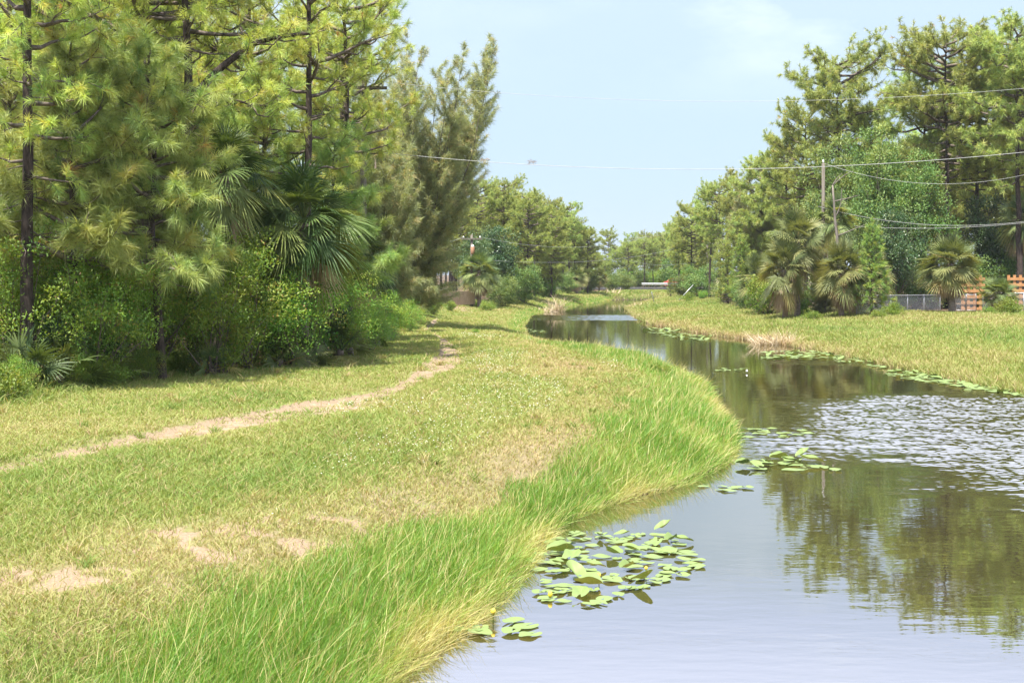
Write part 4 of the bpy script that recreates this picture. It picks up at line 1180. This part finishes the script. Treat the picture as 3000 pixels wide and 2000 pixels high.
# plank fence
def plank_fence():
    D0, D1 = 122, 128; a = np.array([X(1292, D0), D0]); b = np.array([X(1392, D1), D1]); v = b - a; L = np.linalg.norm(v); rz = math.atan2(v[1], v[0])
    z0 = gz(*(a)) ; g = G(); n = int(L / .15)
    for i in range(n):
        hh = 1.22 + rng.normal(0, .012); g.box((i * .15 + .07, 0, hh / 2), (.138, .022, hh), tint=rng.random())
    parts = [('plank_panel', g.mesh('fence_planks', M['wood_fence']))]
    for z in (.3, 1.0):
        r = G(); r.box((L / 2, .04, z), (L, .04, .09)); parts.append(('rail', r.mesh('fence_rail', M['wood_fence'])))
    for s in np.linspace(.05, L - .05, 3):
        r = G(); r.box((s, .11, .6), (.1, .1, 1.3)); parts.append(('post', r.mesh('fence_post', M['wood_fence'])))
    thing('plank_fence', parts, (a[0], a[1], z0), 'brown plank fence beside the far cabbage palm', 'fence', None, rz)


plank_fence()


def chain_material():
    m, nt, out = newmat('chain_link'); L = nt.links.new
    tc = N(nt, 'ShaderNodeTexCoord'); sp = N(nt, 'ShaderNodeSeparateXYZ'); L(tc.outputs['Object'], sp.inputs[0])
    def mth(op, a, b):
        x = N(nt, 'ShaderNodeMath', _operation=op)
        for s, i in ((a, 0), (b, 1)):
            if hasattr(s, 'is_output'): L(s, x.inputs[i])
            else: x.inputs[i].default_value = s
        return x.outputs[0]
    fs = []
    for op in ('ADD', 'SUBTRACT'):
        q = mth('FRACT', mth('MULTIPLY', mth(op, sp.outputs[0], sp.outputs[2]), 12.), 0)
        fs.append(mth('LESS_THAN', q, .16))
    f = mth('MAXIMUM', fs[0], fs[1])
    p = N(nt, 'ShaderNodeBsdfPrincipled', Roughness=.45, Metallic=.5); p.inputs['Base Color'].default_value = (.42, .44, .47, 1)
    t = N(nt, 'ShaderNodeBsdfTransparent'); mx = N(nt, 'ShaderNodeMixShader'); L(f, mx.inputs[0]); L(t.outputs[0], mx.inputs[1]); L(p.outputs[0], mx.inputs[2]); L(mx.outputs[0], out.inputs[0])
    return m


M['chain'] = chain_material()


def chain_fence(pxa, Da, pxb, Db, lab, n):
    a = np.array([X(pxa, Da), Da]); b = np.array([X(pxb, Db), Db]); v = b - a; L = float(np.linalg.norm(v)); rz = math.atan2(v[1], v[0]); z = min(gz(*a), gz(*b)); ht = 1.35
    g = G(); g.add([(0, 0, .03), (L, 0, .03), (L, 0, ht), (0, 0, ht)], [[[0, 1, 2, 3]]])
    parts = [('mesh_panel', g.mesh('chain_panel', M['chain']))]
    g = G(); g.tube([(0, 0, ht), (L / 2, 0, ht), (L, 0, ht)], .03, 8); parts.append(('rail', g.mesh('chain_rail', M['steel'])))
    for s in np.linspace(0, L, n):
        g = G(); g.tube([(s, .03, -.2), (s, .03, .6), (s, .03, ht + .04)], .035, 8); parts.append(('post', g.mesh('chain_post', M['steel'])))
    thing('chain_link_fence', parts, (a[0], a[1], z), lab, 'fence', 'chain-link fences of the right bank', rz)


chain_fence(2510, 92.5, 2755, 97, 'chain-link fence between the young pine and the round palm', 6)
chain_fence(2880, 96.5, 3120, 95, 'chain-link fence in front of the small palm at the right edge', 5)


def chain_gate():
    D = 97; L = X(2860, D) - X(2800, D); parts = []
    for x0, x1 in ((0, L / 2 - .03), (L / 2 + .03, L)):
        g = G(); g.tube([(x0, 0, .1), (x0, 0, 1.0), (x0 + .03, 0, 1.25)], .025, 6); g.tube([(x1, 0, .1), (x1, 0, 1.0), (x1 - .03, 0, 1.25)], .025, 6)
        g.tube([(x0, 0, 1.23), ((x0 + x1) / 2, 0, 1.16), (x1, 0, 1.23)], .025, 6); g.tube([(x0, 0, .12), ((x0 + x1) / 2, 0, .12), (x1, 0, .12)], .02, 6)
        m = G(); m.add([(x0, .01, .12), (x1, .01, .12), (x1, .01, 1.15), (x0, .01, 1.15)], [[[0, 1, 2, 3]]])
        parts.append(('gate_leaf', g.mesh('gate_leaf', M['steel']), [('mesh_panel', m.mesh('gate_mesh', M['chain']))]))
    thing('chain_link_gate', parts, (X(2800, D), D, gz(X(2800, D), D)), 'low double chain-link gate right of the round palm', 'gate')


chain_gate()


def lattice(pxa, pxb, D, lab):
    w = X(pxb, D) - X(pxa, D); ht = 2.5; g = G()
    for i, x in enumerate(np.arange(.12, w, .42)):
        g.box((x, 0, ht / 2), (.2, .05, ht), tint=rng.random())
    for z in np.arange(.12, ht + .01, .42):
        g.box((w / 2, -.056, z), (w, .05, .2), tint=rng.random())
    x = X(pxa, D); thing('lattice_fence', [('lattice_panel', g.mesh('lattice_boards', M['wood_new']))], (x, D, gz(x, D)), lab, 'fence', 'orange lattice fences')


lattice(2815, 2885, 100, 'orange timber lattice panel behind the chain-link gate')
lattice(2950, 3060, 100, 'orange timber lattice panel at the right edge')


# far road bridge with guard rail, a passing red car, leaning posts
def far_road():
    D = 226
    zr = 1.55
    g = G(); g.box((X(1960, D), D + 3.2, zr - .25), (60, 5.4, .35)); tag(obj('road', g.mesh('road', M['asphalt'])), kind='structure')
    a, b = X(1880, D), X(2060, D); parts = []
    g = G(); n = 60; xs = np.linspace(0, b - a, n); prof = [(-.04, .42), (.05, .5), (-.04, .58), (.05, .66), (-.04, .74)]
    V = np.array([[(x, -p, q) for p, q in prof] for x in xs]).reshape(-1, 3); i = np.arange(n - 1)[:, None] * 5 + np.arange(4)[None]
    g.add(V, [np.stack([i, i + 1, i + 6, i + 5], -1).reshape(-1, 4)]); parts.append(('rail', g.mesh('guard_beam', M['steel'])))
    for x in np.arange(.2, b - a, 1.9):
        g = G(); g.box((x, .1, .3), (.12, .12, .9)); parts.append(('post', g.mesh('guard_post', M['wood_grey'])))
    thing('guard_rail', parts, (a, D, zr - .07), 'grey steel guard rail on the road at the far end of the canal', 'guard rail')
    # car seen side-on behind the rail
    def prism(poly, w, mat, nm, y0=0.):
        n = len(poly); V = [(x, -w / 2 + y0, z) for x, z in poly] + [(x, w / 2 + y0, z) for x, z in poly]
        g = G(); g.add(V, [[list(range(n))], [list(range(2 * n - 1, n - 1, -1))], [[i, i + n, (i + 1) % n + n, (i + 1) % n] for i in range(n)]]); return g.mesh(nm, mat)
    body = prism([(-2.2, .3), (2.2, .3), (2.25, .65), (2.1, .85), (1.2, .95), (.55, 1.4), (-1.1, 1.42), (-1.75, 1.0), (-2.2, .92), (-2.28, .6)], 1.7, M['red_paint'], 'car_body')
    parts = [('body', body), ('window', prism([(.98, .98), (.5, 1.33), (-1.0, 1.35), (-1.45, 1.0)], 1.72, M['dark_glass'], 'car_window'))]
    for x in (-1.35, 1.35):
        for y in (-.78, .78):
            g = G(); g.tube([(x, y - .1, .32), (x, y, .32), (x, y + .1, .32)], .32, 16)
            r = G(); r.tube([(x, y - .11, .32), (x, y, .32), (x, y + .11, .32)], .19, 12)
            parts.append(('wheel', g.mesh('car_tyre', M['rubber']), [('rim', r.mesh('car_rim', M['steel']))]))
    thing('parked_car', parts, (X(1985, D + 4), D + 4, zr - .07), 'red car on the road behind the far guard rail', 'car')
    for dx, lean, lab in ((0, .75, 'long pale grey post leaning right on the far right bank'), (-2.6, -.25, 'short pale grey post left of the long leaning post')):
        Dp = 158; x = X(1985, Dp) + dx
        g = G(); g.tube([(0, 0, -.2), (0, 0, 1.2), (0, 0, 2.6 if dx == 0 else 1.3)], [.055, .05, .045], 8)
        o = obj('leaning_post', g.mesh('leaning_post', M['steel'])); o.location = (x, Dp, gz(x, Dp)); o.rotation_euler = (0, lean, 0); tag(o, lab, 'post', 'leaning grey posts')


far_road()


# ------------------------------------------------------------------ lily pads
def pad_mesh(name, lift, fold, wav=.012, curl=0.):
    """a round leaf with a notch; lift raises the tip, fold bends the two halves up"""
    rings, seg = 4, 26
    V = [(0, 0, 0)]; a = np.linspace(RAD(14), RAD(346), seg)
    for r in range(1, rings + 1):
        q = r / rings
        for t in a:
            rr = q * (1 + .06 * math.cos(t * 2) + wav * 2 * math.sin(5 * t + r))
            x, y = -rr * math.cos(t) * .56, rr * math.sin(t) * .46
            z = wav * q * math.sin(3 * t + len(name)) + fold * abs(y) + lift * (x + .3) * q + curl * q ** 3
            ca = max(0.35, 1 - .55 * fold * .7)
            V.append((x, y * ca, z))
    f = [[0, 1 + i, 2 + i] for i in range(seg - 1)]
    q4 = [[1 + (r - 1) * seg + i, 1 + r * seg + i, 2 + r * seg + i, 2 + (r - 1) * seg + i] for r in range(1, rings) for i in range(seg - 1)]
    g = G(); V = np.array(V); V[:, 2] += .008 - min(0, V[:, 2].min()) * .6; g.add(V, [f, q4], .5, 0, True)
    return g.mesh(name, M['pad'])


FLAT = [pad_mesh('lily_pad_flat', 0, 0), pad_mesh('lily_pad_wavy', .03, .03, .03), pad_mesh('lily_pad_cup', 0, .12, .02, .05)]
UP = [pad_mesh('lily_pad_raised', .22, .25, .04), pad_mesh('lily_pad_folded', .06, .8, .03), pad_mesh('lily_pad_arched', -.2, .35, .04, .05), pad_mesh('lily_pad_upright', .55, .35, .03)]


def pad(me, x, y, sc, rz, lab, group, z=.0, ry=0.):
    o = obj('lily_pad', me); o.location = (x, y, .006 + z); o.scale = (sc, sc, sc); o.rotation_euler = (0, ry, rz)
    return tag(o, lab, 'lily pad', group)


def in_clump(n, xs, ys, rmin, me, sc, lab, group, keep=None):
    pts = []; tries = 0
    while len(pts) < n and tries < 6000:
        tries += 1
        px, py = rng.uniform(*xs), rng.uniform(*ys)
        if keep and not keep(px, py): continue
        D = H * F / (py - HZ); x = X(px, D)
        if x < XL(D) - .1 or x > XR(D) + .1: continue
        s = rng.uniform(*sc)
        if any((x - a) ** 2 + (D - b) ** 2 < (rmin * (s + c)) ** 2 for a, b, c in pts): continue
        pts.append((x, D, s)); pad(me[rng.integers(len(me))], x, D, s, rng.uniform(0, 6.3), lab, group, rng.uniform(0, .012))
    return pts


ell = lambda cx, cy, rx, ry: (lambda px, py: ((px - cx) / rx) ** 2 + ((py - cy) / ry) ** 2 < 1)
in_clump(115, (1540, 2060), (1560, 1775), .26, FLAT, (.12, .27), 'flat floating leaf in the big lily clump beside the near rushes', 'flat leaves of the big lily clump', lambda a, b: (ell(1800, 1640, 250, 90)(a, b) or ell(1700, 1730, 130, 45)(a, b)))
for px, py, m, s, rz, lab in [
    (1640, 1625, 1, .4, .3, 'large pale leaf folded like a boat in the big lily clump'),
    (1675, 1640, 0, .34, 1.2, 'pale leaf raised beside the boat-shaped leaf'),
    (1725, 1722, 1, .36, -.4, 'big pale folded leaf at the near side of the lily clump'),
    (1690, 1700, 3, .34, 2.2, 'upright pair of leaves rising near the clump front'),
    (1940, 1558, 3, .26, .4, 'small leaf standing tall at the back of the lily clump'),
    (1965, 1590, 1, .28, 1.0, 'dark folded leaf at the right end of the clump'),
    (2000, 1592, 2, .3, .2, 'leaf arched over at the far right of the clump'),
    (1880, 1712, 3, .3, -.6, 'rounded leaf standing on edge at the right front'),
    (1835, 1672, 1, .27, .9, 'dark heart-shaped leaf bent up in the middle'),
    (1745, 1668, 2, .26, .1, 'dark arched leaf left of the heart-shaped one'),
    (1640, 1662, 2, .3, .6, 'dark green arched leaf left of the clump centre'),
    (1860, 1620, 0, .33, 2.9, 'broad raised leaf in the upper middle of the clump'),
    (1800, 1630, 1, .28, 2.3, 'half folded leaf left of the broad raised leaf'),
    (1820, 1574, 0, .24, .2, 'raised leaf near the back edge of the clump'),
    (1765, 1578, 2, .24, 1.8, 'small dark arched leaf at the back edge'),
    (1690, 1596, 0, .28, 3.6, 'tilted leaf close to the golden rushes'),
    (1925, 1600, 2, .26, 4.4, 'arched leaf left of the dark folded leaf'),
    (1700, 1752, 0, .3, 1.4, 'yellowish leaf at the very front of the clump'),
]:
    D = H * F / (py - HZ); pad(UP[m], X(px, D), D, s * .85, rz, lab, 'raised leaves of the big lily clump', .04)
for px, py, m, s, rz, lab in [
    (2175, 1366, 1, .34, .3, 'dark folded leaf at the left of the middle lily group'),
    (2215, 1372, 0, .4, 2.0, 'pale star-like tilted leaf in the middle lily group'),
    (2245, 1362, 2, .32, 1.0, 'brownish leaf in the middle lily group'),
    (2280, 1350, 1, .42, .2, 'long dark folded leaf in the middle lily group'),
    (2315, 1358, 2, .4, .1, 'low arched leaf beside the bulging pale leaf'),
    (2350, 1342, 3, .34, .5, 'upright dark leaf behind the bulging pale leaf'),
    (2378, 1358, 2, .52, .0, 'big bulging pale leaf of the middle lily group'),
]:
    D = H * F / (py - HZ); pad(UP[m], X(px, D), D, s * .8, rz, lab, 'leaves of the middle lily group', .05)
in_clump(9, (2190, 2470), (1352, 1380), .3, FLAT, (.28, .42), 'flat leaf lying around the middle lily group', 'flat leaves of the middle lily group')
in_clump(7, (1330, 1600), (1815, 1875), .35, FLAT, (.2, .3), 'yellowing leaf floating under the rush tips in the near corner', 'leaves by the near rush tips')
in_clump(14, (2155, 2370), (1258, 1282), .25, FLAT, (.22, .36), 'small leaf in the thin row off the bend of the rushes', 'thin row of leaves off the bend')
in_clump(7, (2050, 2200), (1425, 1440), .3, FLAT, (.16, .26), 'thin leaf lying alone off the golden rushes', 'scattered leaves off the golden rushes')
in_clump(8, (1490, 1600), (965, 974), .3, FLAT, (.3, .45), 'distant leaf floating by the far left shore', 'distant leaves by the far left shore')
in_clump(6, (2090, 2200), (1082, 1088), .3, FLAT, (.25, .35), 'leaf in the thin streak around the white bloom', 'leaves around the white bloom')
MIX = FLAT + FLAT + [UP[0], UP[2]]
in_clump(70, (2610, 3080), (1085, 1165), .26, MIX, (.34, .52), 'leaf in the lily belt along the right waterline', 'lily belt along the right waterline', lambda a, b: abs((b - 1085) - (a - 2610) * .155) < 17)
in_clump(50, (2240, 2460), (1030, 1050), .22, MIX, (.36, .56), 'leaf in the floating lily raft below the straw-coloured reeds', 'lily raft below the reeds')
in_clump(16, (2440, 2600), (1048, 1078), .25, MIX, (.34, .5), 'leaf between the lily raft and the right waterline belt', 'leaves between raft and belt', lambda a, b: abs((b - 1050) - (a - 2440) * .16) < 8)
in_clump(45, (1890, 2080), (962, 998), .22, MIX, (.4, .6), 'leaf in the farther lily patch on the right shore', 'farther lily patch', lambda a, b: abs((b - 964) - (a - 1890) * .17) < 9)


def bloom(px, py, lab, mat, h=.12, r=.03, grp='lily buds'):
    D = H * F / (py - HZ); g = G(); g.tube([(0, 0, -.05), (0, 0, h * .5), (0, 0, h)], [.007, .006, .007], 5)
    b = G(); b.tube([(0, 0, h - .01), (0, 0, h + r * .5), (0, 0, h + r * 1.3), (0, 0, h + r * 1.8)], [r * .5, r, r * .8, r * .35], 9)
    thing('lily_flower', [('stem', g.mesh('bud_stem', M['weed'])), ('bud', b.mesh('bud_head', mat))], (X(px, D), D, 0), lab, 'flower', grp)


bloom(1445, 1822, 'yellow lily bud standing in the near rush tips', M['flower_yellow'], .1, .03)
bloom(1893, 1690, 'pale lily bud at the right front of the big clump', M['flower_yellow'], .1, .022)
bloom(1755, 1710, 'small yellow bud in front of the big pale folded leaf', M['flower_yellow'], .09, .025)
bloom(1612, 1755, 'lone bud floating just in front of the big clump', M['flower_yellow'], .04, .03)
bloom(2188, 1092, 'single white bloom out on the dark water', M['ceramic'], .04, .045)

# ------------------------------------------------------------------ summer haze in the air
def haze():
    m, nt, out = newmat('air_haze')
    v = N(nt, 'ShaderNodeVolumePrincipled', Density=.00013, Anisotropy=.2); v.inputs['Color'].default_value = (.9, .95, 1, 1)
    nt.links.new(v.outputs[0], out.inputs['Volume'])
    g = G(); x0, x1, y0, y1, z0, z1 = -1600, 1600, -80, 2300, -2.2, 26
    g.add([(x, y, z) for z in (z0, z1) for y in (y0, y1) for x in (x0, x1)], [[[0, 2, 3, 1], [4, 5, 7, 6], [0, 1, 5, 4], [2, 6, 7, 3], [0, 4, 6, 2], [1, 3, 7, 5]]])
    tag(obj('haze', g.mesh('haze', m)), 'thin pale summer haze over the canal', 'haze', kind='stuff')


haze()

# ------------------------------------------------------------------ sky, sun, camera
SUN_EL, SUN_AZ = RAD(69), math.atan2(-.5, -.85)             # azimuth as atan2(x, y): from the left, a little behind the eye
w = bpy.data.worlds.new('World'); S.world = w; w.use_nodes = True
nt = w.node_tree; nt.nodes.clear(); L = nt.links.new
out = nt.nodes.new('ShaderNodeOutputWorld'); bg = nt.nodes.new('ShaderNodeBackground')
sky = nt.nodes.new('ShaderNodeTexSky'); sky.sky_type = 'NISHITA'; sky.sun_disc = False
sky.sun_elevation = SUN_EL; sky.sun_rotation = SUN_AZ; sky.altitude = 0; sky.air_density = 1.0; sky.dust_density = .35; sky.ozone_density = 1.2
tc = nt.nodes.new('ShaderNodeTexCoord')
mp = nt.nodes.new('ShaderNodeMapping'); mp.inputs['Scale'].default_value = (2.2, 2.2, 5.5); mp.inputs['Location'].default_value = (3.1, .4, .2)
L(tc.outputs['Generated'], mp.inputs[0])
no = N(nt, 'ShaderNodeTexNoise', Scale=1.5, Detail=7., Roughness=.58); L(mp.outputs[0], no.inputs['Vector'])
cr = ramp(nt, [(.5, (0, 0, 0)), (.72, (1, 1, 1))]); L(no.outputs['Fac'], cr.inputs[0])
sx = nt.nodes.new('ShaderNodeSeparateXYZ'); L(tc.outputs['Generated'], sx.inputs[0])
mk = nt.nodes.new('ShaderNodeMapRange'); mk.interpolation_type = 'SMOOTHSTEP'; mk.inputs[1].default_value = .1; mk.inputs[2].default_value = .22; L(sx.outputs[2], mk.inputs[0])
mr = nt.nodes.new('ShaderNodeMapRange'); mr.interpolation_type = 'SMOOTHSTEP'; mr.inputs[1].default_value = .02; mr.inputs[2].default_value = .3; mr.inputs[3].default_value = .1; mr.inputs[4].default_value = .75; L(sx.outputs[0], mr.inputs[0])
mv = nt.nodes.new('ShaderNodeMath'); mv.operation = 'MULTIPLY'; L(cr.outputs[0], mv.inputs[0]); L(mr.outputs[0], mv.inputs[1])
mu = nt.nodes.new('ShaderNodeMath'); mu.operation = 'MULTIPLY'; L(mv.outputs[0], mu.inputs[0]); L(mk.outputs[0], mu.inputs[1])
mix = nt.nodes.new('ShaderNodeMix'); mix.data_type = 'RGBA'; mix.inputs[7].default_value = (7.5, 7.6, 7.8, 1)
# pale haze low in the sky; brighter band added above view for water reflections
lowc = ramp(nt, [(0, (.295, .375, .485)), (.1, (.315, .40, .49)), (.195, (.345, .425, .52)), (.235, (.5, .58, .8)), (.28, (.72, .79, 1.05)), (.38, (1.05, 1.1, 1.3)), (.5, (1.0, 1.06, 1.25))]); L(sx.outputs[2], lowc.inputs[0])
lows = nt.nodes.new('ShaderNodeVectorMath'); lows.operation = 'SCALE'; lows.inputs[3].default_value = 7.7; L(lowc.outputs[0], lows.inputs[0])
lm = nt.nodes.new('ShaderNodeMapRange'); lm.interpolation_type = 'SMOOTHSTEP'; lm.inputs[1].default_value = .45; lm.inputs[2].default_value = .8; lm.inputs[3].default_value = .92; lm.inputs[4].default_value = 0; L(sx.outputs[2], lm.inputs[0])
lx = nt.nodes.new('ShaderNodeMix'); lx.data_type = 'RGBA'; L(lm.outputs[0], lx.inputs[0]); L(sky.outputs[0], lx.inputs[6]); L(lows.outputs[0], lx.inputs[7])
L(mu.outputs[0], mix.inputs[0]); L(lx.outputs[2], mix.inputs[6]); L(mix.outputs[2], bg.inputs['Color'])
bg.inputs['Strength'].default_value = .1
L(bg.outputs[0], out.inputs[0])

sl = bpy.data.lights.new('sun', 'SUN'); sl.energy = 5.0; sl.angle = RAD(.53); sl.color = (1, .955, .87)
so = bpy.data.objects.new('sun', sl); COL.objects.link(so)
sd = Vector((math.sin(SUN_AZ) * math.cos(SUN_EL), math.cos(SUN_AZ) * math.cos(SUN_EL), math.sin(SUN_EL)))
so.rotation_euler = sd.to_track_quat('Z', 'Y').to_euler(); so.location = (0, 0, 60)

cd = bpy.data.cameras.new('camera'); cam = bpy.data.objects.new('camera', cd); COL.objects.link(cam)
cd.sensor_width = 36; cd.lens = 36 * F / 3000; cd.shift_y = -200 / 3000; cd.clip_start = .1; cd.clip_end = 6000
cam.location = (0, 0, H); cam.rotation_euler = (RAD(90), 0, 0)
S.camera = cam
S.view_settings.view_transform = 'Standard'; S.view_settings.look = 'None'; S.view_settings.gamma = 1; S.view_settings.exposure = 1.42
c = S.cycles
c.max_bounces = 6; c.diffuse_bounces = 3; c.glossy_bounces = 3; c.transmission_bounces = 3; c.transparent_max_bounces = 8
c.caustics_reflective = False; c.caustics_refractive = False; c.sample_clamp_indirect = 6
